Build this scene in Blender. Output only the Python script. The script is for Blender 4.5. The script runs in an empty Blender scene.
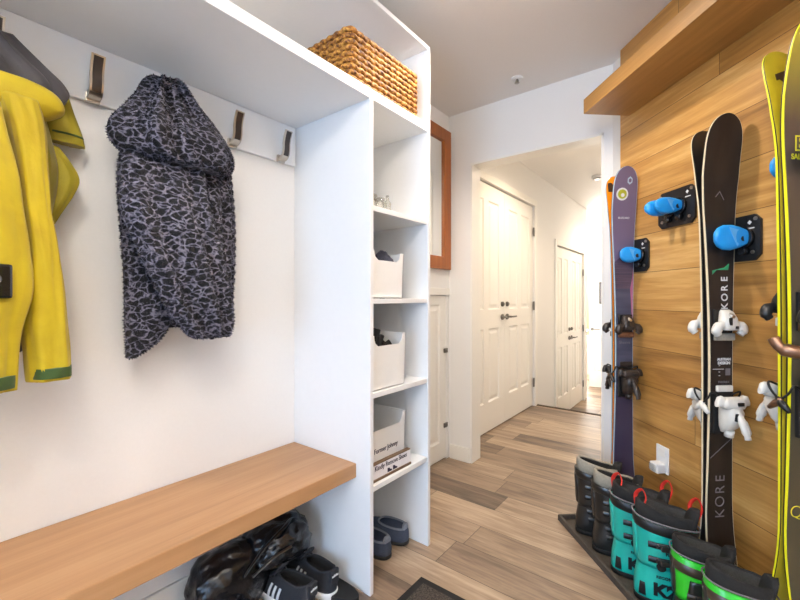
import bpy, bmesh, math, random
from mathutils import Vector, Matrix, noise
random.seed(7)
PI = math.pi
SC = bpy.context.scene
COL = SC.collection
V = Vector

# ------------------------------------------------------------------ camera frame and where things stand
SN, CS, CAMZ, F = .615, .7885, 1.12, 400.0
def ray(x, y):
    a = (x - 400) / F
    return V((a * CS - SN, a * SN + CS, (299 - y) / F))
def hit(d, Z): return V((d.x * Z, d.y * Z, CAMZ + d.z * Z))
def on_x(x, y, X): d = ray(x, y); return hit(d, X / d.x)
def on_y(x, y, Y): d = ray(x, y); return hit(d, Y / d.y)
def on_z(x, y, z): d = ray(x, y); return hit(d, (z - CAMZ) / d.z)
WO = V((-.375, 2.34, 0)); WU = V((.6796, -.7335, 0)); WN = V((-.7335, -.6796, 0))
WROT = math.atan2(WU.y, WU.x)
def W(t, n, z): return WO + WU * t + WN * n + V((0, 0, z))          # a point by the wooden wall: along, out from, up
def on_w(x, y, n):
    d = ray(x, y); k = (n + WO.dot(WN)) / (d.dot(WN)); p = hit(d, k)
    return (p - WO).dot(WU), p.z

# ------------------------------------------------------------------ materials
def lin(c):
    c = c / 255.0
    return c / 12.92 if c <= .04045 else ((c + .055) / 1.055) ** 2.4
def rgb(r, g, b): return (lin(r), lin(g), lin(b), 1)
class NT:
    def __init__(s, name):
        s.m = bpy.data.materials.new(name); s.m.use_nodes = True
        s.t = s.m.node_tree; s.b = s.t.nodes['Principled BSDF']
    def n(s, kind, **kw):
        nd = s.t.nodes.new(kind)
        for k, v in kw.items():
            if k.startswith('i_'): nd.inputs[k[2:].replace('_', ' ')].default_value = v
            else: setattr(nd, k, v)
        return nd
    def l(s, a, b): s.t.links.new(a, b)
    def set(s, **kw):
        for k, v in kw.items(): s.b.inputs[k.replace('_', ' ')].default_value = v
    def math(s, op, a, b=None, c=None):
        nd = s.n('ShaderNodeMath', operation=op)
        for i, v in enumerate((a, b, c)):
            if v is None: continue
            if isinstance(v, (int, float)): nd.inputs[i].default_value = v
            else: s.l(v, nd.inputs[i])
        return nd.outputs[0]
    def ramp(s, fac, stops):
        nd = s.n('ShaderNodeValToRGB'); cr = nd.color_ramp
        while len(cr.elements) < len(stops): cr.elements.new(.5)
        for e, (p, c) in zip(cr.elements, stops): e.position = p; e.color = c
        s.l(fac, nd.inputs[0]); return nd.outputs[0]
    def mix(s, fac, a, b, mode='MIX'):
        nd = s.n('ShaderNodeMix', data_type='RGBA', blend_type=mode)
        for i, v in ((0, fac), (6, a), (7, b)):
            if isinstance(v, (int, float, tuple)): nd.inputs[i].default_value = v
            else: s.l(v, nd.inputs[i])
        return nd.outputs[2]
    def bump(s, h, strength=.3, dist=.002):
        b = s.n('ShaderNodeBump', i_Strength=strength, i_Distance=dist)
        s.l(h, b.inputs['Height']); s.l(b.outputs[0], s.b.inputs['Normal'])
    def pos(s): return s.n('ShaderNodeTexCoord').outputs['Object']
    def noise(s, vec=None, scale=5, detail=3, rough=.5, dist=0):
        nd = s.n('ShaderNodeTexNoise', i_Scale=scale, i_Detail=detail, i_Roughness=rough, i_Distortion=dist)
        if vec is not None: s.l(vec, nd.inputs['Vector'])
        return nd.outputs['Fac']
    def scale(s, vec, x, y, z):
        nd = s.n('ShaderNodeMapping'); nd.inputs['Scale'].default_value = (x, y, z)
        s.l(vec, nd.inputs['Vector']); return nd.outputs[0]

def plain(name, c, rough=.5, metal=0, var=.06, nscale=30, bump=.05, coat=0, spec=.5, bdist=.001):
    t = NT(name); p = t.pos()
    f = t.noise(p, nscale, 3)
    a = tuple(min(1, v * (1 - var)) for v in c[:3]) + (1,); b = tuple(min(1, v * (1 + var)) for v in c[:3]) + (1,)
    t.l(t.ramp(f, [(.3, a), (.7, b)]), t.b.inputs['Base Color'])
    t.set(Roughness=rough, Metallic=metal, Coat_Weight=coat, Specular_IOR_Level=spec)
    if bump: t.bump(f, bump, bdist)
    return t.m

def wood(name, cols, axis='x', plank=None, grain=26, rough=.45, contrast=.35, seam=.0035, across='z', seamdark=.35, coat=0., stretch=1.3, rv=.62):
    t = NT(name); p = t.pos()
    sx = t.n('ShaderNodeSeparateXYZ'); t.l(p, sx.inputs[0]); o = {'x': sx.outputs[0], 'y': sx.outputs[1], 'z': sx.outputs[2]}
    al, ac = o[axis], o[across]; th = o[[k for k in 'xyz' if k not in (axis, across)][0]]
    off = 0.0
    if plank:
        L, Wd = plank
        rowf = t.math('DIVIDE', ac, Wd); row = t.math('FLOOR', rowf); fr = t.math('FRACT', rowf)
        wn = t.n('ShaderNodeTexWhiteNoise', noise_dimensions='1D'); t.l(row, wn.inputs['W'])
        cf = t.math('ADD', t.math('DIVIDE', al, L), t.math('MULTIPLY', wn.outputs['Value'], 7.3)); col = t.math('FLOOR', cf); fc = t.math('FRACT', cf)
        cmb = t.n('ShaderNodeCombineXYZ'); t.l(row, cmb.inputs[0]); t.l(col, cmb.inputs[1])
        w2 = t.n('ShaderNodeTexWhiteNoise', noise_dimensions='3D'); t.l(cmb.outputs[0], w2.inputs['Vector'])
        rnd = w2.outputs['Value']; off = t.math('MULTIPLY', rnd, 40.0)
        e1 = t.math('MINIMUM', fr, t.math('SUBTRACT', 1.0, fr)); e1 = t.math('MULTIPLY', e1, Wd)
        e2 = t.math('MINIMUM', fc, t.math('SUBTRACT', 1.0, fc)); e2 = t.math('MULTIPLY', e2, L)
        edge = t.math('LESS_THAN', t.math('MINIMUM', e1, e2), seam / 2)
    g = t.n('ShaderNodeCombineXYZ')
    t.l(t.math('MULTIPLY', al, stretch), g.inputs[0]); t.l(t.math('MULTIPLY', ac, grain), g.inputs[1])
    t.l(t.math('ADD', t.math('MULTIPLY', th, grain), off), g.inputs[2])
    n1 = t.noise(g.outputs[0], 1.0, 5, .6, .6)
    g2 = t.n('ShaderNodeCombineXYZ')
    t.l(t.math('MULTIPLY', al, stretch * 3), g2.inputs[0]); t.l(t.math('MULTIPLY', ac, grain * 5), g2.inputs[1]); t.l(t.math('ADD', t.math('MULTIPLY', th, grain), off), g2.inputs[2])
    n2 = t.noise(g2.outputs[0], 1.0, 3, .6)
    f = t.math('ADD', t.math('MULTIPLY', n1, .7), t.math('MULTIPLY', n2, .3))
    if plank: f = t.math('ADD', t.math('MULTIPLY', t.math('SUBTRACT', f, .5), contrast * 2), t.math('ADD', .5, t.math('MULTIPLY', t.math('SUBTRACT', rnd, .5), rv)))
    else: f = t.math('ADD', t.math('MULTIPLY', t.math('SUBTRACT', f, .5), contrast * 3), .5)
    k = len(cols)
    c = t.ramp(f, [(i / (k - 1) * .8 + .1, cc) for i, cc in enumerate(cols)])
    if plank:
        dk = tuple(v * seamdark for v in cols[0][:3]) + (1,)
        c = t.mix(edge, c, dk)
    t.l(c, t.b.inputs['Base Color'])
    t.set(Roughness=rough, Coat_Weight=coat, Coat_Roughness=.25)
    h = t.math('SUBTRACT', t.math('MULTIPLY', n2, .4), edge) if plank else t.math('MULTIPLY', n2, .4)
    t.bump(h, .25, .001)
    return t.m

M = {}
M['wall'] = plain('wall_paint', rgb(240, 238, 234), .6, var=.008, nscale=120, bump=.04)
M['ceil'] = plain('ceiling_paint', rgb(240, 237, 233), .8, var=.01, nscale=160, bump=.08)
M['white'] = plain('white_laminate', rgb(241, 241, 240), .38, var=.006, nscale=40, bump=.01)
M['door'] = plain('door_paint', rgb(243, 240, 232), .32, var=.006, nscale=60, bump=.02)
M['wood_wall'] = wood('oak_cladding', [rgb(126, 85, 38), rgb(172, 123, 60), rgb(200, 151, 82), rgb(226, 184, 116)], 'x', (2.3, .178), 14, .42, .8, .0022, 'z', .55, coat=.12, rv=.26)
M['beam'] = wood('oak_beam', [rgb(120, 84, 40), rgb(168, 123, 64), rgb(208, 161, 92)], 'x', None, 22, .45, .3, across='z')
M['bench'] = wood('oak_bench', [rgb(142, 100, 64), rgb(180, 136, 94), rgb(204, 162, 120)], 'y', None, 22, .4, .3, across='x')
M['floor'] = wood('plank_floor', [rgb(86, 72, 60), rgb(128, 108, 90), rgb(158, 135, 112), rgb(188, 166, 140)], 'x', (1.22, .18), 17, .40, .8, .0025, 'y', .5, stretch=2.2)
M['mirror_wood'] = wood('mirror_frame_wood', [rgb(120, 60, 16), rgb(164, 90, 28), rgb(190, 114, 44)], 'z', None, 30, .35, .3, across='y')
M['dark'] = plain('black_plastic', rgb(26, 26, 27), .4, var=.15, bump=.05)
M['matte'] = plain('black_rubber', rgb(24, 23, 22), .8, var=.2, nscale=200, bump=.2)
M['gloss'] = plain('glossy_black', rgb(22, 22, 24), .18, var=.1, bump=.03, coat=.3)
M['chrome'] = plain('brushed_nickel', rgb(190, 184, 174), .28, 1, var=.05, nscale=90)
M['steel'] = plain('dark_steel', rgb(120, 116, 110), .35, 1, var=.1, nscale=90)
M['inlay'] = plain('dark_wood_inlay', rgb(44, 34, 30), .35, var=.3, nscale=40)
M['blue'] = plain('blue_plastic', rgb(28, 150, 226), .35, var=.04, bump=.02)
M['red'] = plain('red_webbing', rgb(212, 44, 30), .7, var=.12, nscale=300, bump=.3)
M['teal'] = plain('teal_plastic', rgb(22, 176, 160), .3, var=.06, nscale=12, bump=.02, coat=.25)
M['green'] = plain('green_plastic', rgb(44, 196, 40), .3, var=.06, nscale=12, bump=.02, coat=.25)
M['grey_liner'] = plain('grey_liner_fabric', rgb(150, 145, 132), .9, var=.1, nscale=150, bump=.3)
M['black_liner'] = plain('black_liner_fabric', rgb(30, 29, 29), .9, var=.2, nscale=150, bump=.3)
M['lining'] = plain('grey_lining', rgb(62, 60, 60), .95, var=.15, nscale=160, bump=.3)
M['boot_black'] = plain('boot_black_plastic', rgb(34, 34, 33), .28, var=.15, nscale=14, bump=.03, coat=.25)
M['smoke'] = plain('smoky_plastic', rgb(66, 54, 42), .3, var=.15, nscale=14, bump=.03)
M['bind_brown'] = plain('bronze_binding_plastic', rgb(52, 44, 40), .35, var=.3, nscale=40, bump=.03)
M['bind_white'] = plain('white_binding_plastic', rgb(226, 222, 212), .35, var=.04, nscale=40, bump=.03)
M['bronze'] = plain('bronze_metal', rgb(136, 104, 84), .3, .8, var=.25, nscale=30)
M['yellow_cloth'] = None
M['ink'] = plain('dark_ink', rgb(40, 32, 60), .7, var=.1)
M['print_white'] = plain('white_print', rgb(226, 228, 228), .5, var=.02)
M['print_grey'] = plain('grey_print', rgb(120, 116, 120), .5, var=.05)
M['print_yellow'] = plain('yellow_print', rgb(214, 200, 40), .5, var=.02)
M['paper'] = plain('white_card', rgb(236, 233, 236), .7, var=.02)
M['brown_edge'] = plain('brown_edge_wood', rgb(112, 88, 66), .6, var=.15)
M['dark_brown'] = plain('dark_brown_card', rgb(64, 46, 32), .6, var=.15)
M['plastic_white'] = plain('white_plastic', rgb(242, 241, 238), .3, var=.01, bump=.01)

def glass():
    t = NT('mirror_silver'); f = t.noise(t.pos(), 3)
    t.l(t.ramp(f, [(.2, rgb(232, 232, 228)), (.8, rgb(238, 238, 234))]), t.b.inputs['Base Color'])
    t.set(Metallic=1, Roughness=.02); return t.m
M['mirror'] = glass()
def clear():
    t = NT('clear_glass'); f = t.noise(t.pos(), 8)
    t.l(t.ramp(f, [(.2, rgb(236, 234, 226)), (.8, rgb(250, 250, 246))]), t.b.inputs['Base Color'])
    t.set(Transmission_Weight=.85, Roughness=.06, IOR=1.45); return t.m
M['clear'] = clear()

# ------------------------------------------------------------------ mesh helpers
def BM(): return bmesh.new()
def addbm(dst, src, mat=None, mi=None):
    mp = {}
    for v in src.verts: mp[v] = dst.verts.new(mat @ v.co if mat else v.co)
    for f in src.faces:
        try: nf = dst.faces.new([mp[v] for v in f.verts])
        except ValueError: continue
        nf.smooth = f.smooth; nf.material_index = f.material_index if mi is None else mi
    src.free()
def box(bm, lo, hi, bev=0, mat=None, mi=0, seg=2):
    b = BM(); bmesh.ops.create_cube(b, size=1)
    c = [(lo[i] + hi[i]) / 2 for i in range(3)]; s = [abs(hi[i] - lo[i]) for i in range(3)]
    for v in b.verts: v.co = V((c[i] + v.co[i] * s[i] for i in range(3)))
    if bev:
        bmesh.ops.bevel(b, geom=list(b.edges), offset=min(bev, min(s) * .45), segments=seg, affect='EDGES', profile=.6)
    addbm(bm, b, mat, mi)
def cbox(bm, c, s, bev=0, rot=None, mi=0):
    m = Matrix.Translation(V(c))
    if rot: m = m @ rot
    box(bm, [-k / 2 for k in s], [k / 2 for k in s], bev, m, mi)
def rx(a): return Matrix.Rotation(a, 4, 'X')
def ry(a): return Matrix.Rotation(a, 4, 'Y')
def rzm(a): return Matrix.Rotation(a, 4, 'Z')
def loft(bm, rings, cap0=True, cap1=True, mi=0, smooth=True, closed=True, loop=False):
    vs = [[bm.verts.new(p) for p in r] for r in rings]
    n = len(vs[0]); R = list(range(len(vs) - 1)) + ([len(vs) - 1] if loop else [])
    for i in R:
        a, b = vs[i], vs[(i + 1) % len(vs)]
        for j in range(n if closed else n - 1):
            k = (j + 1) % n
            f = bm.faces.new((a[j], a[k], b[k], b[j])); f.smooth = smooth; f.material_index = mi
    if closed and not loop:
        if cap0: f = bm.faces.new(vs[0][::-1]); f.material_index = mi
        if cap1: f = bm.faces.new(vs[-1]); f.material_index = mi
def sring(cx, cy, z, a, b, n=24, p=2.6):
    out = []
    for i in range(n):
        t = 2 * PI * i / n; c, s = math.cos(t), math.sin(t)
        out.append(V((cx + a * math.copysign(abs(c) ** (2 / p), c), cy + b * math.copysign(abs(s) ** (2 / p), s), z)))
    return out
def tube(bm, pts, r, n=8, mi=0, closed=False, flat=1.0, up=None):
    pts = [V(p) for p in pts]; rings = []; prev = None
    for i, p in enumerate(pts):
        a = pts[i - 1] if (i > 0 or closed) else p; b = pts[(i + 1) % len(pts)] if (i < len(pts) - 1 or closed) else p
        d = (b - a).normalized()
        if prev is None:
            q = V(up) if up else (V((0, 0, 1)) if abs(d.z) < .9 else V((1, 0, 0)))
        else: q = prev
        q = (q - d * q.dot(d)).normalized(); prev = q; w = d.cross(q)
        rr = r[i] if isinstance(r, (list, tuple)) else r
        rings.append([p + q * math.cos(2 * PI * k / n) * rr * flat + w * math.sin(2 * PI * k / n) * rr for k in range(n)])
    loft(bm, rings, mi=mi, loop=closed)
def smooth_path(pts, k=6):
    pts = [V(p) for p in pts]; out = []
    for i in range(len(pts) - 1):
        p0, p1, p2, p3 = pts[max(i - 1, 0)], pts[i], pts[i + 1], pts[min(i + 2, len(pts) - 1)]
        for j in range(k):
            t = j / k
            out.append(.5 * ((2 * p1) + (p2 - p0) * t + (2 * p0 - 5 * p1 + 4 * p2 - p3) * t * t + (3 * p1 - p0 - 3 * p2 + p3) * t ** 3))
    out.append(pts[-1]); return out
def prism(bm, poly, d, mi=0, smooth=False):
    """poly: list of 3-D points (planar), extruded by vector d"""
    a = [bm.verts.new(p) for p in poly]; b = [bm.verts.new(V(p) + V(d)) for p in poly]
    f1 = bm.faces.new(a[::-1]); f2 = bm.faces.new(b); f1.material_index = f2.material_index = mi
    for i in range(len(a)):
        j = (i + 1) % len(a); f = bm.faces.new((a[i], a[j], b[j], b[i])); f.material_index = mi; f.smooth = smooth
def cyl(bm, a, b, r, n=16, mi=0, r2=None):
    tube(bm, [a, b], [r, r if r2 is None else r2], n, mi)
def lathe(bm, prof, n=24, mat=None, mi=0):
    b = BM()
    loft(b, [[V((r * math.cos(2 * PI * k / n), r * math.sin(2 * PI * k / n), z)) for k in range(n)] for r, z in prof])
    addbm(bm, b, mat, mi)
def torus(bm, c, R, r, axis='z', n=24, k=8, mi=0, a0=0, a1=2 * PI):
    pts = []
    full = abs(a1 - a0 - 2 * PI) < 1e-6
    for i in range(n if full else n + 1):
        t = a0 + (a1 - a0) * i / n; u, v = R * math.cos(t), R * math.sin(t)
        pts.append(V(c) + V({'z': (u, v, 0), 'x': (0, u, v), 'y': (u, 0, v)}[axis]))
    tube(bm, pts, r, k, mi, closed=full, up={'z': (0, 0, 1), 'x': (1, 0, 0), 'y': (0, 1, 0)}[axis])

def link(name, bm, mats, parent=None, loc=None, rz=0):
    bmesh.ops.recalc_face_normals(bm, faces=bm.faces)
    me = bpy.data.meshes.new(name); bm.to_mesh(me); bm.free()
    for m in (mats if isinstance(mats, (list, tuple)) else [mats]): me.materials.append(M[m] if isinstance(m, str) else m)
    o = bpy.data.objects.new(name, me); COL.objects.link(o)
    if parent: o.parent = parent
    if loc is not None: o.location = loc
    if rz: o.rotation_euler = (0, 0, rz)
    return o
def tag(o, label, cat, group=None, kind=None):
    o['label'] = label; o['category'] = cat
    if group: o['group'] = group
    if kind: o['kind'] = kind
    return o
def thing(name, label, cat, loc=(0, 0, 0), rz=0, group=None):
    o = bpy.data.objects.new(name, None); COL.objects.link(o); o.empty_display_size = .1
    o.location = loc; o.rotation_euler = (0, 0, rz)
    return tag(o, label, cat, group)
def struct(name, bm, mats, label=None, loc=None, rz=0):
    o = link(name, bm, mats, None, loc, rz); o['kind'] = 'structure'
    if label: o['label'] = label
    return o
def dup(root, loc, rz=0, label=None):
    r = root.copy(); COL.objects.link(r); r.location = loc; r.rotation_euler = (0, 0, rz)
    if label: r['label'] = label
    for ch in list(root.children):
        c = ch.copy(); COL.objects.link(c); c.parent = r
        for g in list(ch.children):
            d = g.copy(); COL.objects.link(d); d.parent = c
    return r
def text(name, s, size, org, xd, yd, mat, parent=None, depth=.0006, bold=0, align='CENTER', sx=1.0):
    cu = bpy.data.curves.new('t', 'FONT'); cu.body = s; cu.size = size; cu.align_x = align; cu.align_y = 'CENTER'
    cu.extrude = depth; cu.offset = bold
    t = bpy.data.objects.new('t', cu); COL.objects.link(t)
    dg = bpy.context.evaluated_depsgraph_get(); dg.update()
    me = bpy.data.meshes.new_from_object(t.evaluated_get(dg))
    bpy.data.objects.remove(t); bpy.data.curves.remove(cu)
    xd, yd = V(xd).normalized(), V(yd).normalized(); nd = xd.cross(yd); org = V(org)
    for v in me.vertices: v.co = org + xd * v.co.x * sx + yd * v.co.y + nd * v.co.z
    me.name = name; me.materials.clear(); me.materials.append(M[mat] if isinstance(mat, str) else mat)
    o = bpy.data.objects.new(name, me); COL.objects.link(o)
    if parent: o.parent = parent
    return o
# ------------------------------------------------------------------ the setting
XL, YE, HC = -1.47, 2.45, 2.41
OX0, OX1, OH = -1.302, -.473, 2.045
b = BM(); box(b, (-1.7, -2.5, -.06), (1.4, 4.23, 0)); struct('floor', b, 'floor')
b = BM(); box(b, (-3.6, 4.5, -.41), (-.2, 8.6, -.35)); struct('floor', b, 'floor')
b = BM(); box(b, (-1.52, 4.23, -.35), (-.3, 4.5, -.175)); struct('trim_1', b, 'floor')
b = BM(); box(b, (-1.47, 4.205, -.03), (-.38, 4.245, .006), .003); struct('trim_2', b, 'dark_brown')
b = BM(); box(b, (-1.7, -2.5, HC), (1.4, YE + .06, HC + .08)); struct('ceiling', b, 'ceil')
b = BM(); box(b, (-3.6, YE + .06, 2.45), (-.2, 8.6, 2.53)); struct('ceiling', b, 'ceil')
# left wall with two recesses for double closet doors and one for the low access door
D1 = (2.70, 4.165, 0, 2.09); D2 = (4.92, 6.20, -.35, 1.77); D3 = (1.62, 2.415, .012, 1.145)
b = BM(); xo = XL - .14
for y0, y1, z0, z1 in ((-2.5, D3[0], 0, 2.6), (D3[0], D3[1], D3[3], 2.6), (D3[1], D1[0], 0, 2.6), (D1[0], D1[1], D1[3], 2.6), (D1[1], 4.23, 0, 2.6),
                       (4.23, D2[0], -.41, 2.6), (D2[0], D2[1], D2[3], 2.6), (D2[1], 6.42, -.41, 2.6)):
    box(b, (xo, y0, z0), (XL, y1, z1))
for y0, y1, z0, z1 in (D1, D2, D3): box(b, (xo, y0, z0 - .02), (xo + .05, y1, z1))
struct('wall_left', b, 'wall')
b = BM()
box(b, (XL - .1, YE, 0), (OX0, YE + .12, 2.5)); box(b, (OX0, YE, OH), (OX1, YE + .12, 2.5)); box(b, (OX1, YE, 0), (.2, YE + .12, 2.5))
struct('wall_end', b, 'wall')
b = BM(); box(b, (-.17, .035, 0), (2.3, .15, 2.5)); struct('wall_diagonal', b, 'wall', loc=WO, rz=WROT)
b = BM(); box(b, (0, 0, 0), (2.28, .035, HC - .001)); struct('wall_right', b, 'wood_wall', 'oak plank cladding on the ski wall', loc=WO, rz=WROT)
b = BM(); box(b, (1.19, -2.5, 0), (1.3, .70, 2.5)); struct('wall_right_back', b, 'wall')
b = BM()
for lo, hi in (((-1.6, -2.5, 0), (-.75, -2.4, 2.5)), ((.55, -2.5, 0), (1.3, -2.4, 2.5)), ((-.75, -2.5, 2.1), (.55, -2.4, 2.5)), ((-.75, -2.5, 0), (.55, -2.4, .12))): box(b, lo, hi)
struct('wall_back', b, 'wall')
b = BM()
for lo, hi in (((-.75, -2.46, .12), (-.69, -2.4, 2.1)), ((.49, -2.46, .12), (.55, -2.4, 2.1)), ((-.75, -2.46, 2.04), (.55, -2.4, 2.1)), ((-.75, -2.46, .12), (.55, -2.4, .18)), ((-.13, -2.46, .12), (-.07, -2.4, 2.1))): box(b, lo, hi, .006)
struct('window_1', b, 'door')
# hall
b = BM(); box(b, (-.38, YE + .12, -.41), (-.26, 8.6, 2.6)); struct('wall_hall_right', b, 'wall')
b = BM(); box(b, (-3.6, 6.42, -.41), (-3.5, 8.6, 2.6)); box(b, (-3.6, 6.36, -.41), (xo, 6.44, 2.6)); struct('wall_hall_left', b, 'wall')
b = BM()
for lo, hi in (((-3.6, 8.4, -.41), (-2.75, 8.5, 2.6)), ((-1.62, 8.4, -.41), (-.2, 8.5, 2.6)), ((-2.75, 8.4, -.41), (-1.62, 8.5, .35)), ((-2.75, 8.4, 1.95), (-1.62, 8.5, 2.6))): box(b, lo, hi)
struct('wall_far', b, 'wall')
b = BM()
for lo, hi in (((-2.75, 8.4, .35), (-2.69, 8.46, 1.95)), ((-1.68, 8.4, .35), (-1.62, 8.46, 1.95)), ((-2.75, 8.4, .35), (-1.62, 8.46, .41)), ((-2.75, 8.4, 1.89), (-1.62, 8.46, 1.95))): box(b, lo, hi, .006)
struct('window_2', b, 'door')
b = BM(); box(b, (-1.30, 7.27, -.35), (-.38, 7.35, 2.5)); struct('wall_hall_end', b, 'wall')

def raised_panel(bm, org, ux, un, w, h):
    """a sunk moulded panel, org = lower corner, ux along, un outwards"""
    def p(a, c, d): return V(org) + V(ux) * a + V((0, 0, 1)) * c + V(un) * d
    steps = ((0, 0), (.010, -.011), (.026, -.011), (.044, -.003))
    rings = [[p(i, i, d), p(w - i, i, d), p(w - i, h - i, d), p(i, h - i, d)] for i, d in steps]
    loft(bm, rings, cap0=False, cap1=True, smooth=False)
def panel_leaf(bm, org, ux, un, w, h, cols, rows, th=.036, st=.1):
    """a door leaf: rows = [(z0, z1)] panel bands, cols panels side by side"""
    ux, un = V(ux), V(un)
    fr = Matrix(((ux.x, un.x, 0, org[0]), (ux.y, un.y, 0, org[1]), (0, 0, 1, org[2]), (0, 0, 0, 1)))
    pw = (w - st * 2 - (cols - 1) * st * .8) / cols
    xs = [st + i * (pw + st * .8) for i in range(cols)]
    cuts = [0]
    for x in xs: cuts += [x, x + pw]
    cuts.append(w)
    for i in range(0, len(cuts), 2): box(bm, (cuts[i], -th, 0), (cuts[i + 1], 0, h), 0, fr)
    zc = [0]
    for z0, z1 in rows: zc += [z0, z1]
    zc.append(h)
    for x in xs:
        for i in range(0, len(zc), 2): box(bm, (x, -th, zc[i]), (x + pw, 0, zc[i + 1]), 0, fr)
        for z0, z1 in rows:
            raised_panel(bm, V(org) + ux * x + V((0, 0, z0)), ux, un, pw, z1 - z0)
            box(bm, (x, -th, z0), (x + pw, -.014, z1), 0, fr)
def lever(parent, at_, ux, un, mat='steel', flip=1):
    b = BM(); ux, un, at_ = V(ux), V(un), V(at_)
    cyl(b, at_, at_ + un * .012, .026, 20); cyl(b, at_, at_ + un * .05, .009)
    tube(b, smooth_path([at_ + un * .046, at_ + un * .05 + ux * .03 * flip, at_ + un * .048 + ux * .115 * flip]), .008)
    return link('door_handle', b, mat, parent)
def hinge(parent, p, un, h=.09):
    b = BM(); p = V(p); cyl(b, p - V((0, 0, h / 2)), p + V((0, 0, h / 2)), .0065); box(b, p + V((-.004, -.022, -h / 2)), p + V((.003, .022, h / 2)))
    return link('hinge', b, 'steel', parent)
def double_door(name, D, n_):
    y0, y1, z0, z1 = D; ym = (y0 + y1) / 2; xf = XL - .012
    H = z1 - z0 - .02
    par = None
    for k, (a, c) in enumerate(((y0 + .006, ym - .002), (ym + .002, y1 - .006))):
        b = BM(); w = c - a
        panel_leaf(b, (xf, a, z0 + .01), (0, 1, 0), (1, 0, 0), w, H, 2, [(.24, .86), (1.02, H - .13)], st=.105)
        o = link(name, b, 'door', None); o['kind'] = 'structure'
        b = BM(); pb = V((xf, (c - .05) if k == 0 else (a + .05), z0 + 1.075)); cyl(b, pb, pb + V((.014, 0, 0)), .022, 20); cyl(b, pb + V((.014, 0, 0)), pb + V((.022, 0, 0)), .014, 16); link('deadbolt', b, 'steel', o)
        lever(o, (xf, (c - .05) if k == 0 else (a + .05), z0 + .96), (0, 1, 0), (1, 0, 0), flip=-1 if k == 0 else 1)
        for hz in (.25, 1.05, H - .25): hinge(o, (XL + .004, a + .002 if k == 0 else c - .002, z0 + hz), (1, 0, 0))
double_door('door_1', D1, 0); double_door('door_2', D2, 0)
# casings round the closets
def casing(name, D, w=.062, th=.016):
    y0, y1, z0, z1 = D; b = BM()
    box(b, (XL, y0 - w, z0), (XL + th, y0, z1 + w), .004); box(b, (XL, y1, z0), (XL + th, y1 + w, z1 + w), .004); box(b, (XL, y0, z1), (XL + th, y1, z1 + w), .004)
    struct(name, b, 'door')
casing('trim_3', D1); casing('trim_4', D2)
b = BM(); panel_leaf(b, (XL - .004, D3[0] + .003, D3[2]), (0, 1, 0), (1, 0, 0), D3[1] - D3[0] - .006, D3[3] - D3[2] - .004, 1, [(.12, 1.07)], st=.075)
o = struct('door_3', b, 'door', 'low white panelled access door under the mirror')
for z in (.24, .76): hinge(o, (XL + .002, D3[1] - .012, z), (1, 0, 0), .03)
b = BM(); box(b, (XL, 1.52, D3[3] + .002), (XL + .012, 2.445, D3[3] + .05), .003); struct('trim_5', b, 'door')
# far white door, half open, in the lower hall
b = BM(); panel_leaf(b, (-1.62, 7.22, -.34), (.98, .199, 0), (.199, -.98, 0), .36, 2.03, 1, [(.24, .86), (1.02, 1.9)], st=.08)
o = struct('door_4', b, 'door'); lever(o, (-1.575, 7.22, .62), (1, .2, 0), (.2, -1, 0), flip=1)
# baseboards
def baseboard(name, lo, hi, **k): b = BM(); box(b, lo, hi, .004); struct(name, b, 'door', **k)
baseboard('baseboard_end', (XL + .012, YE - .013, 0), (OX0, YE, .1))
baseboard('baseboard_left', (XL, 4.165 + .062, 0), (XL + .013, 4.228, .1))
baseboard('baseboard_hall', (XL, 4.51, -.35), (XL + .013, D2[0] - .062, -.25))
baseboard('baseboard_back', (XL, -.43, 0), (XL + .012, 1.117, .14))
# jamb lining of the opening
b = BM()
box(b, (OX0, YE - .004, 0), (OX0 + .014, YE + .124, OH), .002); box(b, (OX1 - .014, YE - .004, 0), (OX1, YE + .124, OH), .002)
box(b, (OX0, YE - .004, OH - .014), (OX1, YE + .124, OH), .002)
struct('trim_6', b, 'door')
b = BM(); box(b, (OX1 - .017, YE + .02, .95), (OX1 - .013, YE + .05, 1.01)); struct('trim_7', b, 'steel', 'small metal strike plate')

# oak shelf beam under the ceiling of the ski wall
t0, z0 = on_w(629, 116, 0); 
r = thing('wall_shelf', 'long oak ledge jutting from the plank wall high above the skis', 'shelf', W(t0, 0, z0), WROT)
b = BM(); box(b, (0, -.238, 0), (1.9, -.001, .072), .0015); link('ledge', b, 'beam', r)

# ------------------------------------------------------------------ built-in storage unit
r = thing('storage_unit', 'white built-in mudroom unit with hanging bay, overhead shelf and tall cubby tower', 'storage unit', (0, 0, 0))
XF = -1.0135
def up(name, lo, hi, bev=.0015):
    b = BM(); box(b, lo, hi, bev); return link(name, b, 'white', r)
XB = XL + .001
up('side_panel', (XB, 1.117, 0), (XF, 1.136, 1.876))
up('side_panel', (XB, 1.505, 0), (XF, 1.524, 2.268))
up('side_panel', (XB, -.449, 0), (XF, -.43, 2.268))
up('top_shelf', (XB, -.43, 1.876), (XF, 1.505, 1.914))
up('top_board', (XB, -.43, 2.250), (XF, 1.505, 2.268))
for z in (1.477, 1.122, .760, .404): up('shelf', (XB, 1.136, z - .02), (XF - .004, 1.505, z))
up('hook_rail', (XB, -.43, 1.706), (XL + .017, 1.112, 1.875), .003)
up('back_panel', (XB - .0005, 1.136, .0), (XL + .004, 1.505, 1.87), 0)

r = thing('bench', 'thick oak bench seat across the hanging bay beneath the coats', 'bench', (0, 0, 0))
b = BM(); box(b, (XL + .002, -.43, .430), (-1.085, 1.1165, .4845), .003); link('seat', b, 'bench', r)
b = BM(); box(b, (XL + .002, -.43, .40), (XL + .03, 1.115, .430)); link('support_rail', b, 'white', r)

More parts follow.
